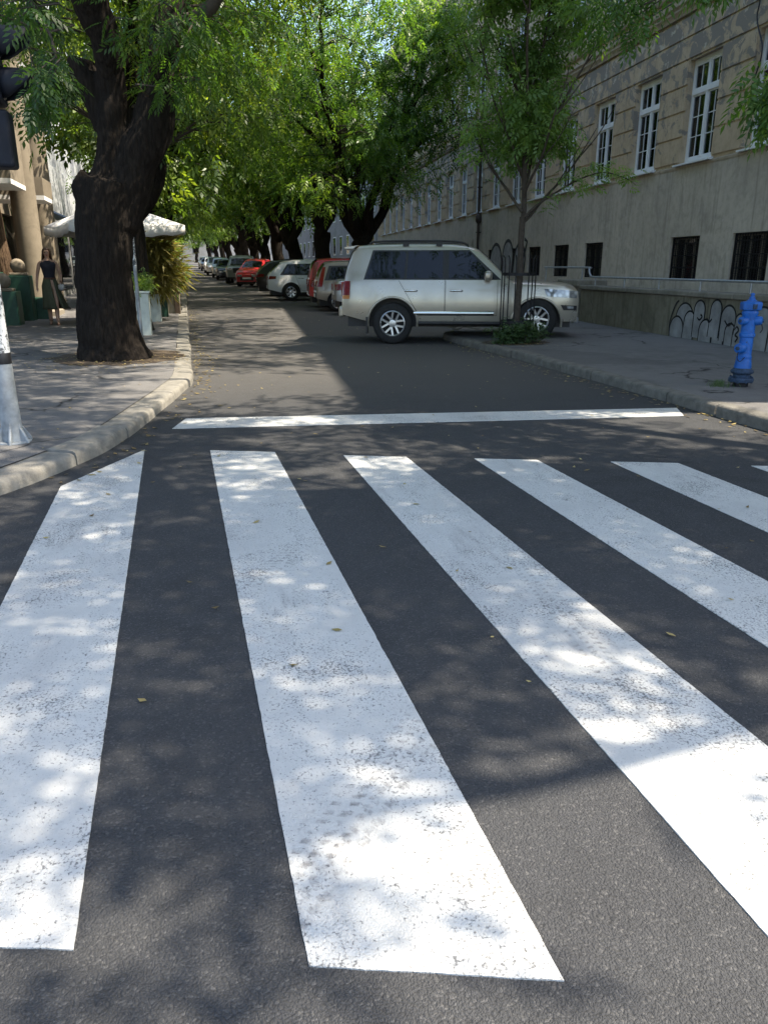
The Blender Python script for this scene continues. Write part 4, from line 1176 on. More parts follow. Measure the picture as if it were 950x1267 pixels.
class Car:
    """car body lofted from a side profile; local x forward from the rear axle, y left, z up"""

    def __init__(s, name, label, sp, paint, loc, heading, group='cars parked along the right side', lite=False):
        s.sp = sp; s.p = paint
        s.o = thing(name, loc, label, 'car', heading, group)
        s.body(); s.under(); s.glass(lite); s.wheels(lite)
        s.lights(lite)
        if not lite: s.doors()

    def W(s, x):
        sp = s.sp; xc = (sp['xr'] + sp['xf']) / 2; h = (sp['xf'] - sp['xr']) / 2; t = abs(x - xc) / h
        k_ = sp['pf'] if x > xc else sp['pr']
        return sp['w'] * (1 - k_ * t ** 7 - .05 * t ** 3)

    def top(s, x): return interp(s.tt, x)

    def setup(s):
        P = smoothpath(s.sp['top'], 6); s.tt = [(p[0], p[1]) for p in P]; s.tt.sort()

    def side(s, x, z):
        sp = s.sp; b = sp['belt']; W = s.W(x)
        if z < b:
            t = (z - sp['sill']) / (b - sp['sill'])
            return W * (.955 + .045 * math.sin(PI * min(1, max(0, t * .9 + .12))) - .018 * max(0, t) ** 3)
        return W * (.955 + .045 * math.sin(PI * min(1, .9 + .12)) - .018) - (z - b) * sp['tumble'] - .012 * min(1, (z - b) / .06)

    def arch(s, x):
        sp = s.sp; z = sp['sill']
        e = (x - sp['xr']) ; z += max(0, .12 * (1 - e / .5)) if e < .5 else 0
        e2 = sp['xf'] - x; z = max(z, sp['sill'] - .05 + (.05 if e2 > .6 else 0))
        for xw in (0, sp['wb']):
            d = abs(x - xw)
            if d < sp['ar']: z = max(z, sp['hub'] + math.sqrt(max(0, sp['ar'] ** 2 - d * d)))
        return z

    def body(s):
        sp = s.sp; s.setup()
        xs = list(np.linspace(sp['xr'], sp['xf'], 46)) + [p[0] for p in sp['top']]
        xs += [sp['xr'] + .015, sp['xr'] + .04, sp['xf'] - .015, sp['xf'] - .04]
        for xw in (0, sp['wb']):
            for a in np.linspace(0, PI, 19): xs.append(xw + sp['ar'] * math.cos(a))
            xs += [xw - sp['ar'] - .006, xw + sp['ar'] + .006]
        xs = sorted(x for x in set(np.round(xs, 4)) if sp['xr'] <= x <= sp['xf']); s.xs = xs
        rows = []
        for x in xs: rows.append(s.section(x))
        mb = MB()
        full = [[(x, -y, z) for y, z in r] + [(x, y, z) for y, z in reversed(r[:-1])] for x, r in zip(xs, rows)]
        mb.grid(full); mb.ngon(full[0]); mb.ngon(list(reversed(full[-1])))
        s.bo = mb.build('body', s.p, s.o, smooth=32)
        # wheel arch lips
        if sp.get('flare'):
            for xw in (0, sp['wb']):
                for sd in (-1, 1):
                    pts = []
                    for a in np.linspace(-.12, PI + .12, 22):
                        x, z = xw + (sp['ar'] + .012) * math.cos(a), sp['hub'] + (sp['ar'] + .012) * math.sin(a); pts.append((x, sd * (s.side(x, z) + .002), z))
                    m_ = MB(); m_.tube(pts, .024, 8); m_.build('wheel_arch', s.p, s.o, smooth=60)

    def section(s, x):
        sp = s.sp; zt = s.top(x); z0 = min(s.arch(x), zt - .12); re = sp.get('re', .07)
        ze = zt - re; b = min(sp['belt'], ze - .01); b = max(b, z0 + .02); ze = max(ze, b + .005)
        pts = []
        for t in np.linspace(0, 1, 8): z = z0 + (b - z0) * t; pts.append((s.side(x, z), z))
        for t in np.linspace(0, 1, 6)[1:]: z = b + (ze - b) * t; pts.append((s.side(x, z), z))
        ye = s.side(x, ze)
        for a in (30, 60, 90): a = math.radians(a); pts.append((ye - re * 1.3 * (1 - math.cos(a)), ze + (zt - ze) * math.sin(a)))
        yi = pts[-1][0]
        for t in (.66, .33, 0): pts.append((yi * t, zt + sp.get('crown', .03) * (1 - t * t)))
        return pts

    def topz(s, x, y):
        sp = s.sp; zt = s.top(x); re = sp.get('re', .07); yi = s.side(x, max(zt - re, .3)) - re * 1.3
        return zt + sp.get('crown', .03) * (1 - min(1, (y / yi) ** 2))

    def under(s):
        sp = s.sp; m_ = MB(); m_.b2((sp['xr'] + .1, -sp['w'] + .30, sp['sill'] - .12), (sp['xf'] - .12, sp['w'] - .30, sp['belt'] - .28))
        m_.b2((.45, -sp['w'] + .09, sp['sill'] - .05), (sp['wb'] - .45, sp['w'] - .09, sp['sill'] + .06))
        m_.build('underbody', M['black'], s.o)

    def patch(s, name, mat, quad, off, sd, nx=8, nz=6, parent=None):
        """quad: (x,z) corners rear-bottom, front-bottom, front-top, rear-top laid on the body side"""
        a, b, c, d = quad; rows = []
        for j in range(nz + 1):
            t = j / nz; r_ = []
            for i in range(nx + 1):
                u = i / nx; x = (a[0] * (1 - u) + b[0] * u) * (1 - t) + (d[0] * (1 - u) + c[0] * u) * t; z = (a[1] * (1 - u) + b[1] * u) * (1 - t) + (d[1] * (1 - u) + c[1] * u) * t
                r_.append((x, sd * (s.side(x, z) + off), z))
            rows.append(r_)
        m_ = MB(); m_.grid(rows); return m_.build(name, mat, parent or s.o, smooth=60)

    def glass(s, lite):
        sp = s.sp
        for sd in (-1, 1):
            if not lite:
                q = sp['dlo']; s.patch('window_surround', M['black'], q, .004, sd, 20, 5)
            for q in sp['win']: s.patch('side_window', M['cglass'], q, .008, sd, 8, 5)
        for nm, (xa, xb, ya, yb) in (('windscreen', sp['ws']), ('rear_window', sp['rw'])):
            rows = []
            for i in range(9):
                x = xa + (xb - xa) * i / 8; y_ = ya + (yb - ya) * i / 8
                n = Vector((-(s.top(x + .02) - s.top(x - .02)), 0, .04)).normalized() * .007
                rows.append([(x + n.x, y_ * t, s.topz(x, y_ * t) + n.z) for t in np.linspace(-1, 1, 9)])
            m_ = MB(); m_.grid(rows); m_.build(nm, M['cglass'], s.o, smooth=60)

    def wheels(s, lite):
        sp = s.sp; mts = wheel_meshes(sp['R'], sp.get('tw', .25), sp['rim'], sp['spokes'], sp.get('dbl', False))
        for xw, dz in ((0, 0), (sp['wb'], sp.get('fl', 0))):
            for sd in (-1, 1):
                e = bpy.data.objects.new('wheel', None); S.collection.objects.link(e); e.parent = s.o; e.empty_display_size = .1
                e.location = (xw, sd * (sp['w'] - .145), sp['R'] + dz); e.rotation_euler = (0, random.uniform(0, 1), 0 if sd < 0 else PI)
                for nm, me in zip(('tyre', 'rim', 'brake_disc'), mts):
                    o = bpy.data.objects.new(nm, me); S.collection.objects.link(o); o.parent = e

    def doors(s):
        for sd in (-1, 1):
            for (xa, xb, za, zb, hx) in s.sp['doors']:
                xm = s.sp['ar'] + .04
                s.patch('door_gap', M['black'], [(max(xa, xm) - .008, za - .008), (xb + .008, za - .008), (xb + .008, zb), (xa - .008, zb)], .0015, sd, 14, 10)
                d = s.patch('door', s.p, [(max(xa, xm), za), (xb, za), (xb, zb), (xa, zb)], .005, sd, 14, 10)
                z = s.sp['hz']; m_ = MB(); y = sd * (s.side(hx, z) + .03)
                m_.tube([(hx - .12, sd * (s.side(hx, z) + .006), z), (hx - .09, y, z + .003), (hx + .09, y, z + .003), (hx + .12, sd * (s.side(hx, z) + .006), z)], .017, 8)
                m_.build('handle', M[s.sp.get('hm', 'chrome')], d, smooth=60)
            if s.sp.get('trim'):
                xa, xb, z = s.sp['trim']; m_ = MB()
                rows = []
                for x in np.linspace(xa, xb, 20):
                    y = s.side(x, z); rows.append([(x, sd * (y + e), z + f) for e, f in ((.004, -.045), (.022, -.03), (.030, .0), (.022, .026), (.004, .04))])
                m_.grid(rows); m_.build('door_trim', M['chrome'], s.o, smooth=60)
            mx, mz = s.sp['mirror']; y = s.side(mx, mz)
            q_ = s.sp['w'] / .93; m_ = MB(); m_.box((mx, sd * (y + .12 * q_), mz + .03), (.15 * q_, .23 * q_, .18 * q_)); mm = m_.build('mirror', s.p, s.o, smooth=80, bevel=.06 * q_, seg=4)
            m_ = MB(); m_.tube([(mx + .03, sd * (y - .02), mz - .06), (mx + .01, sd * (y + .08), mz - .03)], .03, 8); m_.build('mirror_arm', M['black'], mm)

    def lights(s, lite):
        sp = s.sp
        for sd in (-1, 1):
            for q in sp['tail']: s.patch('tail_lamp', M['tail'], q, .010, sd, 6, 5)
            if sp.get('amber'): s.patch('tail_lamp', M['amber'], sp['amber'], .010, sd, 6, 3)
            s.patch('headlamp', M['lamp'], sp['head'], .009, sd, 8, 5)
            y0 = s.W(sp['xr']) ; y1 = s.W(sp['xf'])
            (za, zb) = sp['tz']; m_ = MB(); xr = sp['xr']
            xx = max(xr, min(p[0] for p in s.tt if p[1] >= (za + zb) / 2)) if False else xr
            m_.b2((xx - .02, sd * y0 * .96, za), (xx + .04, sd * (y0 - .28), zb)); m_.build('tail_lamp', M['tail'], s.o, bevel=.012)
            (za, zb) = sp['hz2']; m_ = MB(); m_.b2((sp['xf'] - .05, sd * y1 * .93, za), (sp['xf'] + .012, sd * (y1 - .33), zb)); m_.build('headlamp', M['lamp'], s.o, bevel=.012)
        za, zb = sp['grille']; m_ = MB(); m_.b2((sp['xf'] - .04, -.42, za), (sp['xf'] + .014, .42, zb)); m_.build('grille', M['black'], s.o, bevel=.02)
        for x, sg in ((sp['xf'] + .025, 1), (sp['xr'] - .025, -1)):
            m_ = MB(); m_.b2((x - .006, -.26, sp['pz']), (x + .006, .26, sp['pz'] + .115)); m_.build('number_plate', M['plate'], s.o)


# the big silver off-roader
SUV = dict(xr=-1.02, xf=3.66, wb=2.84, w=.965, pf=.13, pr=.11, sill=.44, belt=1.21, tumble=.27, hub=.40, ar=.485, R=.395, rim=.255, spokes=5, dbl=True, tw=.28, fl=.09, flare=True, crown=.035, re=.075,
           top=[(-1.02, 1.00), (-.99, 1.16), (-.90, 1.52), (-.80, 1.76), (-.66, 1.845), (0, 1.875), (.9, 1.875), (1.42, 1.845), (1.72, 1.75), (2.06, 1.44), (2.30, 1.225), (2.5, 1.185), (3.0, 1.17), (3.35, 1.145), (3.55, 1.105), (3.63, 1.03), (3.66, .93)],
           dlo=[(-.58, 1.225), (2.12, 1.225), (1.50, 1.775), (-.40, 1.775)],
           win=[[(-.54, 1.25), (.22, 1.25), (.26, 1.75), (-.36, 1.75)], [(.27, 1.25), (.98, 1.25), (.98, 1.755), (.31, 1.755)], [(1.10, 1.25), (1.98, 1.25), (1.50, 1.745), (1.10, 1.755)]],
           ws=(1.76, 2.26, .60, .70), rw=(-.95, -.80, .66, .62), doors=[(.12, 1.02, .56, 1.215, .36), (1.045, 2.05, .56, 1.215, 1.25)], hz=1.02, trim=(.42, 2.0, .60), mirror=(1.86, 1.27),
           tail=[[(-1.01, .93), (-.86, .93), (-.85, 1.20), (-.97, 1.20)]], amber=[(-1.01, .86), (-.87, .86), (-.86, .928), (-1.01, .928)], head=[(3.02, .92), (3.62, .88), (3.62, 1.02), (2.96, 1.06)], tz=(.90, 1.18), hz2=(.86, 1.0), grille=(.70, 1.02), pz=.56)
HEAD = math.radians(-18)
suv = Car('parked_suv', 'champagne silver off-roader parked nose up on the pavement behind the young tree', SUV, M['silver'], (4.22, 15.68, .005), HEAD)
suv.o.scale = (.97, .98, .98)
so = suv.o
for sd in (-1, 1):
    m_ = MB(); m_.tube(smoothpath([(-.45, sd * .72, 1.872), (-.38, sd * .72, 1.925), (.2, sd * .725, 1.945), (1.0, sd * .725, 1.94), (1.35, sd * .72, 1.91), (1.48, sd * .72, 1.84)], 5), .021, 8); rr_ = m_.build('roof_rail', M['black'], so, smooth=60)
    for x in (.25, .9): m_ = MB(); m_.b2((x - .06, sd * .70, 1.85), (x + .06, sd * .745, 1.93)); m_.build('rail_foot', M['black'], rr_)
    m_ = MB(); m_.tube([(.52, sd * 1.0, .41), (2.36, sd * 1.0, .41)], .035, 8); m_.build('running_board', M['black'], so, smooth=60)
    m_ = MB(); m_.b2((-.53, sd * .74, .20), (-.50, sd * .98, .52)); m_.build('mud_flap', M['black'], so)
    # front corner: fog lamp recess and lower bumper vane
    suv.patch('fog_lamp', M['black'], [(3.36, .66), (3.63, .655), (3.63, .74), (3.30, .76)], .012, sd, 6, 4)
    suv.patch('fog_lamp', M['lamp'], [(3.44, .685), (3.56, .68), (3.56, .73), (3.42, .735)], .018, sd, 4, 3)
m_ = MB()
for z in (.76, .83, .90, .97): m_.b2((3.655, -.5, z - .016), (3.70, .5, z + .016))
m_.b2((3.65, -.53, .71), (3.69, -.49, 1.0)); m_.b2((3.65, .49, .71), (3.69, .53, 1.0)); m_.build('grille_bar', M['chrome'], so, bevel=.006)
m_ = MB(); m_.box((3.70, 0, .87), (.02, .14, .1)); m_.build('emblem', M['chrome'], so, bevel=.02)
m_ = MB(); m_.b2((3.58, -.72, .40), (3.70, .72, .52)); m_.b2((3.60, -.62, .55), (3.675, .62, .66)); m_.build('bumper_guard', M['rail'], so, bevel=.03)
m_ = MB(); m_.prism([Vector((-.80, -.62, 1.80)), Vector((-.98, -.60, 1.795)), Vector((-.99, -.60, 1.83)), Vector((-.70, -.62, 1.868))], (0, 1.22, 0)); m_.build('rear_spoiler', M['silver'], so, bevel=.012)
m_ = MB(); m_.b2((-1.10, -.80, .50), (-.98, .80, .72)); m_.build('rear_bumper', M['silver'], so, bevel=.05, seg=3)
sq = []
for i in range(20): a = 2 * PI * i / 20; sq.append((-.52 + .085 * max(-1, min(1, 1.25 * math.cos(a))), .99 + .095 * max(-1, min(1, 1.25 * math.sin(a)))))
m_ = MB(); m_.ngon([(x, -(suv.side(x, z) + .003), z) for x, z in sq]); m_.build('fuel_flap', M['silver'], so)

WAGON = dict(xr=-.95, xf=3.75, wb=2.78, w=.93, pf=.22, pr=.16, sill=.34, belt=1.02, tumble=.33, hub=.345, ar=.40, R=.345, rim=.225, spokes=7, tw=.23, crown=.04, re=.07,
             top=[(-.95, .88), (-.93, 1.0), (-.78, 1.18), (-.45, 1.46), (-.2, 1.56), (.5, 1.63), (1.1, 1.63), (1.5, 1.58), (1.9, 1.38), (2.4, 1.08), (2.9, 1.0), (3.4, .92), (3.66, .82), (3.75, .68)],
             dlo=[(-.45, 1.03), (2.15, 1.03), (1.42, 1.51), (-.12, 1.47)], win=[[(-.36, 1.06), (.16, 1.06), (.26, 1.47), (-.08, 1.43)], [(.22, 1.06), (.98, 1.06), (.98, 1.49), (.32, 1.48)], [(1.06, 1.06), (1.95, 1.06), (1.42, 1.48), (1.06, 1.49)]],
             ws=(1.5, 2.36, .56, .64), rw=(-.82, -.42, .66, .58), doors=[(.20, 1.0, .42, 1.02, .42), (1.03, 1.95, .42, 1.02, 1.22)], hz=.9, hm='chrome', mirror=(1.85, 1.08),
             tail=[[(-.93, .86), (-.62, .88), (-.60, .99), (-.88, 1.0)]], head=[(3.1, .70), (3.6, .66), (3.62, .78), (3.0, .84)], tz=(.82, .98), hz2=(.62, .76), grille=(.42, .66), pz=.5)
HATCH = dict(xr=-.68, xf=3.20, wb=2.5, w=.84, pf=.20, pr=.12, sill=.30, belt=.98, tumble=.30, hub=.31, ar=.355, R=.305, rim=.20, spokes=8, tw=.2, crown=.04, re=.07,
             top=[(-.68, .80), (-.66, 1.0), (-.55, 1.28), (-.40, 1.50), (-.2, 1.57), (.5, 1.60), (1.2, 1.58), (1.6, 1.45), (2.2, 1.08), (2.5, 1.0), (2.9, .92), (3.12, .80), (3.2, .65)],
             dlo=[(-.42, 1.0), (2.0, 1.0), (1.35, 1.49), (-.25, 1.46)], win=[[(-.28, 1.03), (.28, 1.03), (.32, 1.43), (-.16, 1.41)], [(.36, 1.03), (1.0, 1.03), (1.0, 1.46), (.40, 1.45)], [(1.06, 1.03), (1.85, 1.03), (1.32, 1.45), (1.06, 1.46)]],
             ws=(1.58, 2.18, .54, .62), rw=(-.62, -.40, .60, .54), doors=[(.28, 1.02, .36, .99, .45), (1.05, 1.9, .36, .99, 1.25)], hz=.88, hm='black', mirror=(1.75, 1.05),
             tail=[[(-.66, .80), (-.50, .80), (-.36, 1.42), (-.46, 1.42)]], head=[(2.65, .66), (3.08, .62), (3.1, .74), (2.55, .80)], tz=(.80, .98), hz2=(.58, .72), grille=(.36, .56), pz=.45)
SEDAN = dict(xr=-1.0, xf=3.45, wb=2.62, w=.87, pf=.20, pr=.18, sill=.32, belt=.96, tumble=.42, hub=.32, ar=.37, R=.315, rim=.2, spokes=8, tw=.2, crown=.04, re=.07,
             top=[(-1.0, .78), (-.97, .95), (-.85, 1.03), (-.35, 1.06), (0, 1.24), (.4, 1.41), (.9, 1.46), (1.3, 1.43), (1.7, 1.27), (2.2, 1.0), (2.7, .93), (3.2, .84), (3.38, .74), (3.45, .6)],
             dlo=[(-.2, .98), (1.98, .98), (1.25, 1.36), (.35, 1.35)], win=[[(-.05, 1.0), (.5, 1.0), (.5, 1.33), (.38, 1.31)], [(.56, 1.0), (1.0, 1.0), (1.0, 1.35), (.56, 1.34)], [(1.06, 1.0), (1.85, 1.0), (1.22, 1.33), (1.06, 1.35)]],
             ws=(1.34, 2.14, .52, .62), rw=(-.28, .34, .62, .54), doors=[(.30, 1.02, .36, .97, .45), (1.05, 1.9, .36, .97, 1.25)], hz=.86, mirror=(1.72, 1.03),
             tail=[[(-.99, .74), (-.70, .76), (-.72, .94), (-.97, .93)]], head=[(2.9, .62), (3.33, .58), (3.35, .7), (2.8, .76)], tz=(.74, .92), hz2=(.54, .66), grille=(.32, .5), pz=.6)
MPV = dict(HATCH, top=[(-.72, .80), (-.70, 1.05), (-.60, 1.40), (-.48, 1.60), (-.25, 1.67), (.5, 1.70), (1.2, 1.68), (1.7, 1.5), (2.3, 1.12), (2.6, 1.04), (2.95, .94), (3.15, .80), (3.2, .65)], xr=-.72,
           tail=[[(-.70, .74), (-.56, .74), (-.36, 1.58), (-.52, 1.58)]])
OFFR = dict(SUV, flare=False, fl=0, top=[(-1.02, 1.0), (-1.0, 1.2), (-.95, 1.6), (-.85, 1.74), (-.6, 1.78), (0, 1.8), (1.2, 1.8), (1.6, 1.72), (1.95, 1.4), (2.15, 1.2), (2.5, 1.16), (3.2, 1.12), (3.5, 1.06), (3.62, .95), (3.66, .86)])


def P3(name, col, **k_): return m_paint(name, col, **k_)


pw = P3('white_car_paint', (.74, .75, .76), metal=0, rough=.25); pr = P3('red_car_paint', (.42, .012, .016), metal=.1); pb = P3('beige_grey_paint', (.24, .21, .175), metal=.4)
ps = P3('light_silver_paint', (.46, .48, .50), metal=.6); pk = P3('black_car_paint', (.012, .012, .014), metal=.1); pg = P3('grey_green_paint', (.13, .15, .14), metal=.4); pn = P3('dark_blue_paint', (.03, .04, .06), metal=.4)


def park(name, label, sp, paint, x, y, deg, lite=False):
    return Car(name, label, sp, paint, (x, y, zr(y) + .004), math.radians(deg), lite=lite)


park('parked_saloon', 'light silver saloon mostly hidden behind the champagne off-roader', SEDAN, ps, 5.66, 24.6, -4)
park('parked_hatchback', 'beige grey hatchback parked between the silver saloon and the red people carrier', HATCH, pb, 5.12, 26.9, -5)
park('parked_people_carrier', 'red people carrier peeking out behind the beige grey hatchback', MPV, pr, 5.28, 29.2, -5)
park('parked_estate', 'white estate car parked nose to the pavement beyond the red people carrier', WAGON, pw, 4.6, 34.6, -4)
park('parked_estate', 'black car with its roof showing behind the white estate car', dict(WAGON), pk, 4.5, 38.6, -4)
park('parked_hatchback', 'small red hatchback turned to face the camera under the forked trees', HATCH, pr, 5.1, 51.5, 248, True)
park('parked_off_roader', 'grey green boxy off-roader parked beside the small red hatchback', OFFR, pg, 4.35, 57, 262, True)
park('parked_saloon', 'dark blue car between the grey off-roader and the far silver cars', SEDAN, pn, 3.7, 66, 268, True)
park('parked_hatchback', 'grey hatchback beyond the dark blue car', HATCH, ps, 3.6, 72, 268, True)
park('parked_estate', 'silver estate car far along the row', WAGON, ps, 3.5, 80, 268, True)
park('parked_hatchback', 'pale hatchback farther than the silver estate car', HATCH, pw, 3.5, 90, 268, True)
park('parked_saloon', 'dark saloon second from the far end of the row', SEDAN, pk, 3.5, 101, 268, True)
park('parked_hatchback', 'grey green car at the far end of the row', HATCH, pg, 3.5, 114, 268, True)

# ------------------------------------------------------------------ hydrant
hy = thing('fire_hydrant', (6.22, 7.67, .12), 'tall bright blue fire hydrant with worn dark base on the right pavement', 'fire hydrant', math.radians(-8))
hy.scale = (.94, .94, .93)
m_ = MB(); m_.lathe([(.088, -.03), (.088, .055), (.088, .06)], 28); m_.build('foot', M['iron'], hy, smooth=40)
m_ = MB(); m_.lathe([(.10, .055), (.142, .06), (.146, .075), (.146, .095), (.138, .11), (.105, .115)], 28)
for i in range(8): a = i * PI / 4; m_.lathe([(.014, .05), (.014, .125), (.008, .13)], 6, (.124 * math.cos(a), .124 * math.sin(a), 0))
m_.lathe([(.098, .115), (.098, .15), (.128, .17), (.134, .185), (.13, .20), (.112, .215), (.10, .23)], 28); m_.build('flange', M['hyd_d'], hy, smooth=40)
m_ = MB(); m_.lathe([(.100, .225), (.096, .27), (.088, .33), (.083, .345), (.088, .35), (.088, .37), (.08, .378), (.078, .40), (.078, .60), (.090, .61), (.092, .635), (.088, .65), (.079, .655), (.079, .80), (.086, .86), (.094, .885), (.094, .90), (.085, .915), (.0855, .93)], 32)
m_.build('barrel', M['hyd'], hy, smooth=40)
m_ = MB(); P_ = []
for i in range(6): a = i * PI / 3 + .3; P_.append((math.cos(a), math.sin(a)))
rows = [[(c_ * r_, s_ * r_, z) for c_, s_ in P_ + P_[:1]] for r_, z in ((.085, .915), (.125, .93), (.128, 1.0), (.118, 1.02), (.07, 1.028))]
m_.grid(rows); m_.ngon(rows[-1][:-1]); m_.ngon(rows[0][:-1]); m_.build('head', M['hyd'], hy, bevel=.006)
m_ = MB(); m_.lathe([(.062, 1.02), (.060, 1.035), (.035, 1.05), (.034, 1.075), (.022, 1.08), (.020, 1.095), (.026, 1.10), (.024, 1.115), (.008, 1.125)], 20); m_.build('bonnet', M['hyd'], hy, smooth=35)
m_ = MB(); m_.box((-.02, -.122, .968), (.05, .02, .06)); m_.build('name_plate', M['hyd_d'], hy, bevel=.004)


def outlet(z, ang, L, r_, mat):
    R = Matrix.Rotation(ang, 3, 'Z')
    m_ = MB(); m_.lathe([(r_ * .8, .05), (r_ * .8, L - .05), (r_ * 1.05, L - .045), (r_ * 1.1, L), (r_, L + .01), (r_ * .95, L + .04), (r_ * .5, L + .05)], 22, (0, 0, z), 'x', R); o = m_.build('outlet', mat, hy, smooth=40)
    c = MB(); c.lathe([(r_ * .45, L + .045), (r_ * .45, L + .062), (r_ * .2, L + .064)], 6, (0, 0, z), 'x', R); c.build('cap_nut', M['hyd_d'], o)
    return o, R


outlet(.80, math.radians(-32), .10, .052, M['hyd']); outlet(.80, math.radians(200), .10, .048, M['hyd']); o_, R_ = outlet(.475, math.radians(208), .11, .058, M['hyd'])
m_ = MB(); a0 = R_ @ Vector((.15, 0, 0)); m_.tube(smoothpath([(a0.x, a0.y - .01, .43), (a0.x - .01, a0.y - .03, .35), (a0.x + .03, a0.y - .03, .32), (a0.x + .08, a0.y - .03, .37)], 6), .005, 5); m_.build('chain', M['iron'], hy)
m_ = MB(); m_.tube(smoothpath([(.115, -.09, .76), (.13, -.09, .70), (.11, -.085, .66)], 6), .006, 5); m_.build('chain', M['iron'], hy)

# ------------------------------------------------------------------ signal pole, sign post
sp_ = thing('traffic_signal', (-1.385, 6.6, .108), 'dark blue traffic signal on a sticker covered galvanised pole at the left kerb', 'traffic signal')
m_ = MB(); m_.lathe([(.084, 0), (.078, .10), (.072, .30), (.068, .62)], 24); m_.build('pole', M['galv'], sp_, smooth=40)
m_ = MB(); m_.lathe([(.069, .62), (.071, .625), (.071, .70), (.069, .705)], 24); m_.build('band', M['black'], sp_, smooth=40)
m_ = MB(); m_.lathe([(.068, .705), (.067, .80), (.0675, .805), (.066, 1.62), (.064, 1.7), (.060, 3.3), (.02, 3.32)], 24); m_.build('pole', M['sticker'], sp_, smooth=40)
m_ = MB()
for i in range(6):
    a = i * PI / 3 + .5; c_, s_ = math.cos(a), math.sin(a); t_ = Vector((-s_, c_, 0)) * .022; d_ = Vector((c_, s_, 0))
    m_.prism([d_ * .06 + Vector((0, 0, .24)) - t_ * .4, d_ * .085 + Vector((0, 0, .12)) - t_ * .4, d_ * .14 + Vector((0, 0, .03)) - t_ * .4, d_ * .15 + Vector((0, 0, -.01)) - t_ * .4, d_ * .06 + Vector((0, 0, -.01)) - t_ * .4], t_)
m_.lathe([(.135, -.012), (.135, .012), (.10, .014)], 24); m_.build('base', M['galv'], sp_, bevel=.008)


def signal_head(x, z0, n, s_):
    """housing stacked n sections, lenses facing +x"""
    h = MB(); H_ = .29 * s_
    h.b2((x, -.15 * s_, z0), (x + .16 * s_, .15 * s_, z0 + H_ * n)); ho = h.build('signal_head', M['signal'], sp_, bevel=.025, seg=3)
    for i in range(n):
        zc = z0 + H_ * (i + .5); r_ = .115 * s_
        l = MB(); l.lathe([(r_ * .96, .0), (r_ * .8, .02), (r_ * .3, .035), (.004, .038)], 22, (x + .16 * s_, 0, zc), 'x'); l.build('lens', M['cglass'], ho, smooth=60)
        v = MB(); rows = []
        for q, (xx, a0) in enumerate([(0, -60), (.06, -50), (.12, -25), (.20, 5), (.235, 30)]):
            ro = []
            for t in np.linspace(0, 1, 17):
                a = math.radians(a0 + (180 - 2 * a0) * t); ro.append((x + .158 * s_ + xx * s_, r_ * 1.08 * math.cos(a), zc + r_ * 1.08 * math.sin(a)))
            rows.append(ro)
        v.grid(rows); vo = v.build('visor', M['signal'], ho, smooth=60)
        so_ = vo.modifiers.new('thick', 'SOLIDIFY'); so_.thickness = .006
    b = MB()
    for z in (z0 + .06, z0 + H_ * n - .06): b.b2((0 if x < 0 else .04, -.02, z - .02), (x + .02, .02, z + .02))
    b.build('bracket', M['signal'], ho)


signal_head(.13, 2.44, 2, .9)
m_ = MB(); m_.b2((.12, -.10, 2.02), (.30, .10, 2.40)); m_.build('signal_box', M['signal'], sp_, bevel=.025, seg=3)

st_ = thing('sign_post', (-.80, 16.0, .11), 'grey sticker covered sign post behind the old tree carrying a triangular sign', 'sign post')
m_ = MB(); m_.lathe([(.034, -.05), (.034, 1.35)], 14); m_.build('post', M['galv'], st_, smooth=40)
m_ = MB(); m_.lathe([(.035, 1.35), (.035, 2.6), (.034, 3.3)], 14); m_.build('post', M['sticker'], st_, smooth=40)
m_ = MB(); T_ = [Vector((-.34, -.045, 2.85)), Vector((.34, -.045, 2.85)), Vector((0, -.045, 3.44))]; m_.prism(T_, (0, .004, 0)); sg = m_.build('sign_plate', M['signwhite'], st_)
m_ = MB()
for z in (2.95, 3.1): m_.b2((-.05, -.042, z), (.05, -.030, z + .03))
m_.build('clamp', M['galv'], st_)

# ------------------------------------------------------------------ left side: houses
lb = thing('columned_building', (0, 0, 0), 'beige building on the left with round columns and boxed balconies', 'building')
m_ = MB(); wall_with_openings(m_, 15, 31, .0, 14, [(17, 20, .3, 3.0), (21.0, 24.6, .3, 3.0), (26, 29.5, .3, 3.0)] + [(16 + 3.2 * i, 18 + 3.2 * i, z, z + 1.9) for i in range(5) for z in (4.2, 7.4, 10.6)], -.3, -5.1)
m_.b2((-5.9, 15, .0), (-5.7, 31, 14)); m_.b2((-14, 30.7, 0), (-5.41, 31, 14)); m_.b2((-14, 15, 0), (-5.41, 15.3, 14)); m_.b2((-14, 15.3, 13.7), (-5.41, 30.7, 14)); m_.build('wall', M['stone'], lb)
for y0, y1, z0, z1 in [(17, 20, .3, 3.0), (21.0, 24.6, .3, 3.0), (26, 29.5, .3, 3.0)] + [(16 + 3.2 * i, 18 + 3.2 * i, z, z + 1.9) for i in range(5) for z in (4.2, 7.4, 10.6)]:
    f = MB(); f.b2((-5.34, y0, z0), (-5.30, y1, z1)); o = f.build('window', M['dark'], lb)
    f = MB(); f.b2((-5.295, y0, z0), (-5.285, y1, z1)); f.build('pane', M['wglass'], o)
for x, y, r_, z1 in ((-3.96, 24.3, .33, 6.5), (-4.02, 27.6, .36, 8.5)):
    m_ = MB(); m_.lathe([(r_ * 1.15, .1), (r_ * 1.15, .45), (r_, .46), (r_, z1)], 28, (x, y, 0)); m_.build('column', M['stone'], lb, smooth=40)
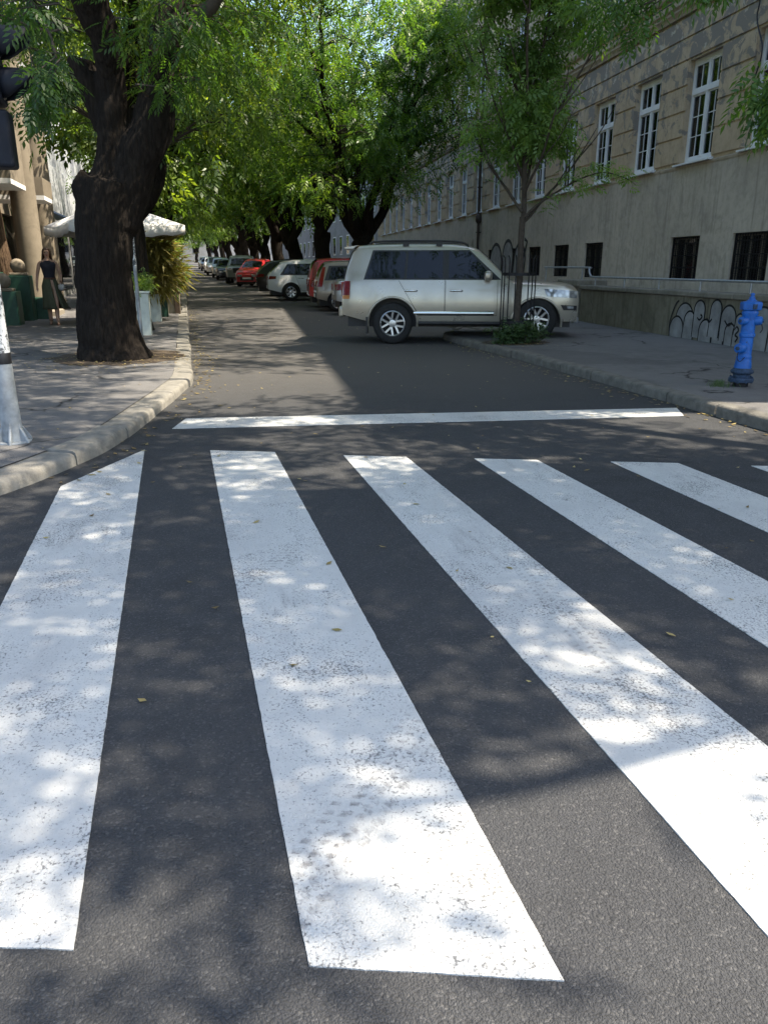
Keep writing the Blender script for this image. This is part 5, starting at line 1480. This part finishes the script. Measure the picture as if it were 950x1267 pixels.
for (y0, y1, z0, z1, x1) in ((21.6, 23.6, 3.35, 4.75, -3.75), (25.2, 26.9, 3.25, 3.85, -3.55), (20.0, 23.6, 6.6, 7.6, -3.8), (25.2, 29, 6.6, 7.6, -3.6)):
    m_ = MB(); m_.b2((-5.09, y0, z0 + .12), (x1, y0 + .12, z1)); m_.b2((-5.09, y1 - .12, z0 + .12), (x1, y1, z1)); m_.b2((x1 - .14, y0 + .121, z0 + .12), (x1, y1 - .121, z1)); bo_ = m_.build('balcony', M['stone'], lb)
    m_ = MB(); m_.b2((-5.09, y0, z0), (x1, y1, z0 + .117)); m_.build('balcony_slab', M['white_soffit'], bo_)
m_ = MB(); pts = []
for i in range(15): pts.append((-3.85, 24.9 + (.0 if i % 2 else .75), 3.95 + .105 * i))
m_.tube(pts, .028, 6); m_.tube([(-3.85, 24.85, 3.85), (-3.85, 24.85, 5.6)], .02, 6); m_.tube([(-3.85, 25.7, 3.85), (-3.85, 25.7, 5.6)], .02, 6); m_.build('lattice', M['stone'], lb)
m_ = MB(); m_.tube([(-5.0, 31.06, .1), (-4.9, 31.06, 10)], .06, 8); m_.build('downpipe', M['rust'], lb)

pb_ = thing('pale_building', (0, 0, 0), 'pale grey building beyond the columns with a dark shopfront under it', 'building')
m_ = MB(); wall_with_openings(m_, 31.1, 62, 3.6, 16, [(33 + 3.4 * i, 34.8 + 3.4 * i, z, z + 2.0) for i in range(8) for z in (5.4, 9, 12.6)], -.25, -4.75)
m_.b2((-14, 31.1, 3.6), (-5.02, 31.4, 16)); m_.b2((-14, 61.7, 3.6), (-5.02, 62, 16)); m_.b2((-14, 31.4, 15.7), (-5.02, 61.7, 16)); m_.build('wall', M['paleplaster'], pb_)
m_ = MB(); m_.b2((-14, 31.12, .0), (-4.9, 61.98, 3.597)); m_.build('ground_floor', M['greyplaster'], pb_)
for i in range(7):
    m_ = MB(); m_.b2((-4.89, 33 + 4 * i, .5), (-4.86, 36 + 4 * i, 3.0)); m_.build('shop_window', M['cglass'], pb_)
for i in range(8):
    for z in (5.4, 9, 12.6):
        m_ = MB(); m_.b2((-5.0, 33 + 3.4 * i, z), (-4.96, 34.8 + 3.4 * i, z + 2)); o = m_.build('window', M['white'], pb_)
        m_ = MB(); m_.b2((-4.955, 33.12 + 3.4 * i, z + .12), (-4.945, 34.68 + 3.4 * i, z + 1.88)); m_.build('pane', M['wglass'], o)
fb = thing('far_building', (0, 0, 0), 'grey house row on the left beyond the pale building', 'building')
m_ = MB(); wall_with_openings(m_, 62.3, 190, -.1, 14, [(65 + 4.2 * i, 66.6 + 4.2 * i, z, z + 2.0) for i in range(28) for z in (2.4, 6, 9.6)], -.25, -4.9); m_.b2((-14, 62.3, -.1), (-5.16, 190, 13.9)); m_.build('wall', M['stone'], fb)

# green gate pillars with stone balls
GP = [(-4.05, 20.6, .62, .78, 'wide dark green pillar with a stone ball nearest the camera, left of the woman'), (-3.98, 22.3, .55, 1.12, 'tall dark green pillar with a stone ball in front of the round column'),
      (-4.75, 22.9, .5, 1.2, 'dark green pillar with a stone ball half hidden behind the other two')]
for x, y, w_, h_, lab in GP:
    t = thing('gate_pillar', (x, y, .105), lab, 'pillar', group='green pillars with stone balls')
    m_ = MB(); m_.b2((-w_ / 2, -w_ / 2, -.05), (w_ / 2, w_ / 2, h_)); m_.build('shaft', M['green'], t, bevel=.02)
    m_ = MB(); m_.b2((-w_ * .36, -w_ * .36, h_ + .002), (w_ * .36, w_ * .36, h_ + .07)); m_.build('cap', M['stone'], t, bevel=.02)
    m_ = MB(); m_.ball((0, 0, h_ + .065 + .17), .18, 20, 14); m_.build('ball', M['stone'], t, smooth=80)
t = thing('entrance_steps', (-3.75, 24.2, .105), 'pale stone entrance steps beside the column', 'steps')
m_ = MB(); m_.b2((-.5, -.4, -.05), (.35, 1.2, .14)); m_.b2((-.5, -.2, .142), (.1, 1.2, .30)); m_.build('step', M['planter_s'], t, bevel=.01)
t = thing('hedge_box', (-3.75, 22.95, .105), 'low dark green box beside the entrance steps', 'planter'); m_ = MB(); m_.b2((-.25, -.3, -.03), (.3, .3, .55)); m_.build('box', M['green'], t, bevel=.015)

# cafe parasol
pa = thing('parasol', (-1.50, 21.3, .105), 'large white square cafe parasol behind the old tree', 'parasol', math.radians(20))
m_ = MB(); s_ = 1.34; zt, ze = 2.88, 2.30; cs = [(-s_, -s_), (s_, -s_), (s_, s_), (-s_, s_)]
for i in range(4):
    a, b = Vector((*cs[i], ze)), Vector((*cs[(i + 1) % 4], ze)); rows = []
    for j in range(9):
        t_ = j / 8; r0 = a.lerp(Vector((0, 0, zt)), t_); r1_ = b.lerp(Vector((0, 0, zt)), t_)
        rows.append([tuple(r0.lerp(r1_, u) - Vector((0, 0, .09 * math.sin(PI * u) * (1 - t_) * 1.0))) for u in np.linspace(0, 1, 9)])
    m_.grid(rows)
ca = m_.build('canopy', M['parasol'], pa, smooth=35, weld=True); sd_ = ca.modifiers.new('cloth', 'SOLIDIFY'); sd_.thickness = .006
m_ = MB()
for i in range(4):
    a, b = Vector((*cs[i], ze)), Vector((*cs[(i + 1) % 4], ze)); rows = []
    for u in np.linspace(0, 1, 17): p = a.lerp(b, u); q = .09 * math.sin(PI * u); rows.append([(p.x * 1.003, p.y * 1.003, p.z - q - .004), (p.x * 1.006, p.y * 1.006, p.z - q - .2 - .02 * math.sin(u * 30))])
    m_.grid(rows)
va = m_.build('valance', M['parasol'], pa, smooth=60); sd_ = va.modifiers.new('cloth', 'SOLIDIFY'); sd_.thickness = .005
m_ = MB(); m_.tube([(0, 0, .02), (0, 0, zt - .01)], .03, 10); m_.build('pole', M['wood'], pa, smooth=60)
m_ = MB()
for c_ in cs: m_.tube([(0, 0, zt - .05), (c_[0] * .98, c_[1] * .98, ze - .03)], .014, 6)
m_.build('rib', M['wood'], pa)
m_ = MB(); m_.b2((-.35, -.35, -.01), (.35, .35, .08)); m_.build('foot', M['planter_s'], pa, bevel=.02)

# planters along the left kerb
def planter(x, y, sx, sy, h, mat, lab, rz=0):
    t = thing('planter', (x, y, .107), lab, 'planter', rz)
    m_ = MB(); m_.b2((-sx / 2, -sy / 2, -.02), (sx / 2, sy / 2, h)); m_.build('box', M[mat], t, bevel=.015)
    m_ = MB(); m_.b2((-sx / 2 - .03, -sy / 2 - .03, h + .002), (sx / 2 + .03, sy / 2 + .03, h + .05)); m_.build('rim', M[mat], t, bevel=.012)
    m_ = MB(); m_.b2((-sx / 2 + .05, -sy / 2 + .05, h + .052), (sx / 2 - .05, sy / 2 - .05, h + .06)); m_.build('soil', M['soil'], t)
    return t


planter(-.76, 17.0, .26, .5, .82, 'planter_w', 'narrow pale planter right behind the sign post')
planter(-.72, 21.2, .42, .6, .62, 'planter_w', 'pale green square planter holding the tall dry reeds')
planter(-.30, 24.8, .55, .7, .62, 'planter_s', 'stone planter at the kerb under the dark bush')
planter(-.62, 23.2, .5, .6, .5, 'green', 'dark green planter between the pale one and the stone one')


def plant(name, x, y, z, C, spread, per, tmpl, mat, lab, seed, t0=.5, pitch=(-.9, .7)):
    t = thing(name, (x, y, z), lab, 'plant'); r_ = np.random.default_rng(seed); m_ = MB()
    for c in C[::2]: m_.tube([(c[0] * .2, c[1] * .2, 0), (c[0] * .6, c[1] * .6, c[2] * .6), tuple(c)], [.010, .007, .003], 4, cap=False)
    m_.build('stem', M['twig'], t); V, tt = leaves(C, spread, per, tmpl, r_, t0, pitch); quads_object('foliage', V, tt, M[mat], t)


rp = np.random.default_rng(77)
plant('light_bush', -.76, 17.0, .98, lobe_points([(0, 0, .16, .2, .26, .16)], 40, rp), .06, 8, T_SM * .5, 'leaf_s', 'small light green bush in the narrow pale planter', 1, .9)
plant('dry_reeds', -.72, 21.2, .78, lobe_points([(-.05, 0, .75, .42, .4, .75), (.25, .2, .5, .35, .4, .45), (.0, -.2, 1.3, .25, .3, .5)], 170, rp, .6), .10, 9, leaf_template(1, .3, .34, .06, .5), 'reed', 'tall yellow brown reeds spilling over the pale green planter', 2, .6)
plant('bamboo_plant', -.5, 23.0, .62, lobe_points([(0, 0, .95, .42, .4, .8)], 130, rp), .1, 9, leaf_template(2, .22, .16, .1, .4), 'leaf_s', 'bright green leafy plant between the reeds and the dark bush', 3, .7)
plant('dark_bush', -.28, 24.8, .78, lobe_points([(0, 0, .45, .42, .42, .45)], 150, rp), .08, 9, T_SM * .55, 'leaf', 'round dark green bush in the stone planter', 4, .3)
t = thing('flower_basket', (-.30, 24.2, 1.95), 'hanging red flowers at the kerb below the parasol corner', 'flowers')
C = lobe_points([(0, 0, .0, .17, .17, .2)], 60, rp); V, tt = leaves(C, .04, 6, T_SM * .3, rp, .5); quads_object('petals', V, tt, M['flower'], t)
m_ = MB(); m_.lathe([(.04, -.25), (.12, -.2), (.15, -.08), (.14, -.07)], 14); m_.build('basket', M['wood'], t); m_ = MB(); m_.tube([(.13, 0, -.1), (.13, 0, .34), (0.05, .3, .36)], .008, 5); m_.build('hook', M['iron'], t)
t = thing('timber_post', (-.12, 24.45, .1), 'dark timber post at the kerb carrying the flower basket', 'post')
m_ = MB(); m_.b2((-.07, -.07, -.05), (.07, .07, 2.25)); m_.build('shaft', M['wood'], t, bevel=.01); m_ = MB(); m_.b2((-.09, -.09, 2.252), (.09, .09, 2.30)); m_.build('cap', M['wood'], t, bevel=.01)
r_ = random.Random(12)
for i, (y, h_) in enumerate([(26.5, 1.0), (29.5, 1.0), (32.5, .9)]):
    t = thing('bollard', (-.06, y, .1 + zr(y)), ['dark kerb bollard just beyond the stone planter', 'dark kerb bollard second beyond the stone planter', 'dark kerb bollard third beyond the stone planter'][i], 'bollard', group='bollards along the left kerb')
    m_ = MB(); m_.lathe([(.07, -.02), (.07, .06), (.045, .1), (.04, h_ - .12), (.055, h_ - .1), (.055, h_ - .04), (.02, h_)], 14); m_.build('shaft', M['iron'], t, smooth=40)

# ------------------------------------------------------------------ the woman walking towards the camera
wm = thing('person', (-2.98, 20.4, .11), 'long haired woman in black top and long olive slit skirt walking on the pavement', 'person', math.radians(8))
V_ = {}; E_ = []; Rr = []
VL = []


def sv_(name, p, r, parent=None):
    V_[name] = len(VL); VL.append(p); Rr.append(r)
    if parent: E_.append((V_[parent], V_[name]))


sv_('pelvis', (0, 0, .93), (.125, .095)); sv_('waist', (0, .0, 1.08), (.098, .075), 'pelvis'); sv_('rib', (0, .005, 1.22), (.115, .085), 'waist'); sv_('chest', (0, .01, 1.34), (.125, .09), 'rib')
sv_('collar', (0, .015, 1.425), (.075, .06), 'chest'); sv_('neck', (0, .005, 1.49), (.043, .045), 'collar'); sv_('jaw', (0, -.018, 1.55), (.052, .062), 'neck'); sv_('face', (0, -.012, 1.615), (.070, .085), 'jaw'); sv_('crown', (0, .0, 1.685), (.058, .07), 'face')
for sd, n in ((-1, 'r'), (1, 'l')):
    sv_('sh' + n, (sd * .165, .01, 1.385), (.045, .045), 'collar')
    if sd < 0: el, wr, hd = (sd * .235, .02, 1.12), (sd * .265, -.04, .89), (sd * .268, -.055, .82)
    else: el, wr, hd = (sd * .235, .03, 1.13), (sd * .225, -.13, .97), (sd * .215, -.19, .945)
    sv_('el' + n, el, (.034, .034), 'sh' + n); sv_('wr' + n, wr, (.022, .024), 'el' + n); sv_('hd' + n, hd, (.030, .018), 'wr' + n)
    for q in range(5):
        o = (q - 2) * .013; d = Vector((0, -.01, -.04)) if sd < 0 else Vector((0, -.03, -.03))
        b = Vector(hd); L = [.75, 1, 1.1, 1.0, .8][q]
        if q == 0: p1 = b + Vector((-sd * .02, -.028, -.008)); p2 = p1 + d * .7
        else: p1 = b + Vector((0, o, 0)) * 1.0 + d * L; p2 = p1 + d * .8 * L + Vector((-sd * .008, 0, 0))
        sv_(f'f{n}{q}a', tuple(p1), (.009, .009), 'hd' + n); sv_(f'f{n}{q}b', tuple(p2), (.007, .007), f'f{n}{q}a')
    fw = -.20 if sd > 0 else .12
    sv_('hip' + n, (sd * .085, 0, .86), (.095, .095), 'pelvis'); sv_('kn' + n, (sd * .075, fw * .55 - .03, .47), (.055, .055), 'hip' + n)
    sv_('calf' + n, (sd * .072, fw * .75 + .02, .32), (.05, .052), 'kn' + n); sv_('an' + n, (sd * .07, fw + .03, .085), (.032, .034), 'calf' + n); sv_('toe' + n, (sd * .078, fw - .12, .03), (.034, .022), 'an' + n)
me = bpy.data.meshes.new('body'); me.from_pydata(VL, E_, []); me.materials.append(M['skin'])
bo = bpy.data.objects.new('body', me); S.collection.objects.link(bo); bo.parent = wm
sk = bo.modifiers.new('skin', 'SKIN'); sk.use_smooth_shade = True
for i, r_ in enumerate(Rr): me.skin_vertices[0].data[i].radius = r_
me.skin_vertices[0].data[0].use_root = True
sb = bo.modifiers.new('sub', 'SUBSURF'); sb.levels = 2; sb.render_levels = 2


def shell(name, mat, rings, n=32, parent=wm, thick=.006, fold=0.0, gap=None):
    """cloth lofted from rings (cx,cy,z,rx,ry)"""
    m_ = MB(); rows = []
    a0, a1 = (0, 2 * PI) if gap is None else gap
    for k_, (cx, cy, z, rx, ry) in enumerate(rings):
        f = fold * k_ / max(1, len(rings) - 1); ro = []
        for j in range(n + 1):
            a = a0 + (a1 - a0) * j / n; w_ = 1 + f * math.sin(a * 7 + k_ * .3) + f * .5 * math.sin(a * 12)
            ro.append((cx + rx * w_ * math.cos(a), cy + ry * w_ * math.sin(a), z))
        rows.append(ro)
    m_.grid(rows); o = m_.build(name, mat, parent, smooth=70, weld=True)
    s_ = o.modifiers.new('thick', 'SOLIDIFY'); s_.thickness = thick; return o


shell('top', M['navy'], [(0, 0, 1.02, .118, .100), (0, 0, 1.10, .112, .096), (0, -.005, 1.22, .132, .108), (0, -.01, 1.30, .148, .125), (0, .005, 1.37, .165, .105), (0, .012, 1.41, .150, .085), (0, .012, 1.44, .085, .07)])
wm.scale = (1.1, 1.08, 1.02)
# skirt with a slit over her left leg
shell('skirt', M['olive'], [(0, 0, 1.05, .122, .102), (0, 0, .98, .145, .125), (0, -.01, .88, .178, .155), (.01, -.02, .72, .195, .19), (.03, -.02, .56, .225, .215), (.05, -.02, .42, .255, .235), (.07, -.01, .36, .28, .24)], 48, fold=.05, gap=(math.radians(-62), math.radians(276)))
shell('waistband', M['brown'], [(0, 0, 1.035, .127, .107), (0, 0, 1.065, .126, .106)])
m_ = MB(); rows = []
for z, rx, ry, cy in ((1.715, .03, .03, .015), (1.70, .066, .075, .015), (1.65, .088, .098, .018), (1.58, .094, .096, .03), (1.50, .105, .085, .045), (1.42, .115, .07, .055), (1.34, .105, .055, .06), (1.27, .07, .035, .06)):
    ro = []
    for j in range(33):
        a = math.radians(-38 + (256) * j / 32) if z < 1.66 else math.radians(-90 + 360 * j / 32)
        w_ = 1 + .05 * math.sin(a * 9 + z * 20); ro.append((rx * w_ * math.cos(a), cy + ry * w_ * math.sin(a), z))
    rows.append(ro)
m_.grid(rows); ho = m_.build('hair', M['hair'], wm, smooth=70); s_ = ho.modifiers.new('thick', 'SOLIDIFY'); s_.thickness = .02
for x in (-.028, .028): m_ = MB(); m_.ball((x, -.092, 1.615), .011, 10, 8, (1.2, .6, .7)); m_.build('eye', M['hair'], wm, smooth=80)
m_ = MB(); m_.ball((0, -.102, 1.592), .014, 10, 8, (.8, 1, 1.4)); m_.build('nose', M['skin'], wm, smooth=80)
m_ = MB(); m_.ball((0, -.086, 1.556), .02, 10, 8, (1, .5, .35)); m_.build('mouth', M['flower'], wm, smooth=80)
for sd, fw in ((-1, .12), (1, -.20)):
    m_ = MB(); m_.tube([(sd * .07, fw + .06, .022), (sd * .074, fw - .03, .018), (sd * .08, fw - .165, .012)], [.036, .036, .03], 10, sx=.4); m_.tube([(sd * .04, fw - .09, .03), (sd * .078, fw - .09, .06), (sd * .112, fw - .09, .03)], .012, 6)
    m_.build('sandal', M['brown'], wm, smooth=60)
hb = thing('handbag', (-2.71, 20.2, .98), 'small pale handbag at the walking woman\'s left side', 'handbag', math.radians(20))
m_ = MB(); m_.ball((0, 0, 0), 1, 18, 12, (.075, .11, .085)); m_.build('bag_body', M['leather'], hb, smooth=60)
m_ = MB(); m_.tube(smoothpath([(-.0, -.07, .06), (-.01, -.03, .14), (-.01, .03, .14), (0, .07, .06)], 5), .009, 6); m_.build('strap', M['brown'], hb)
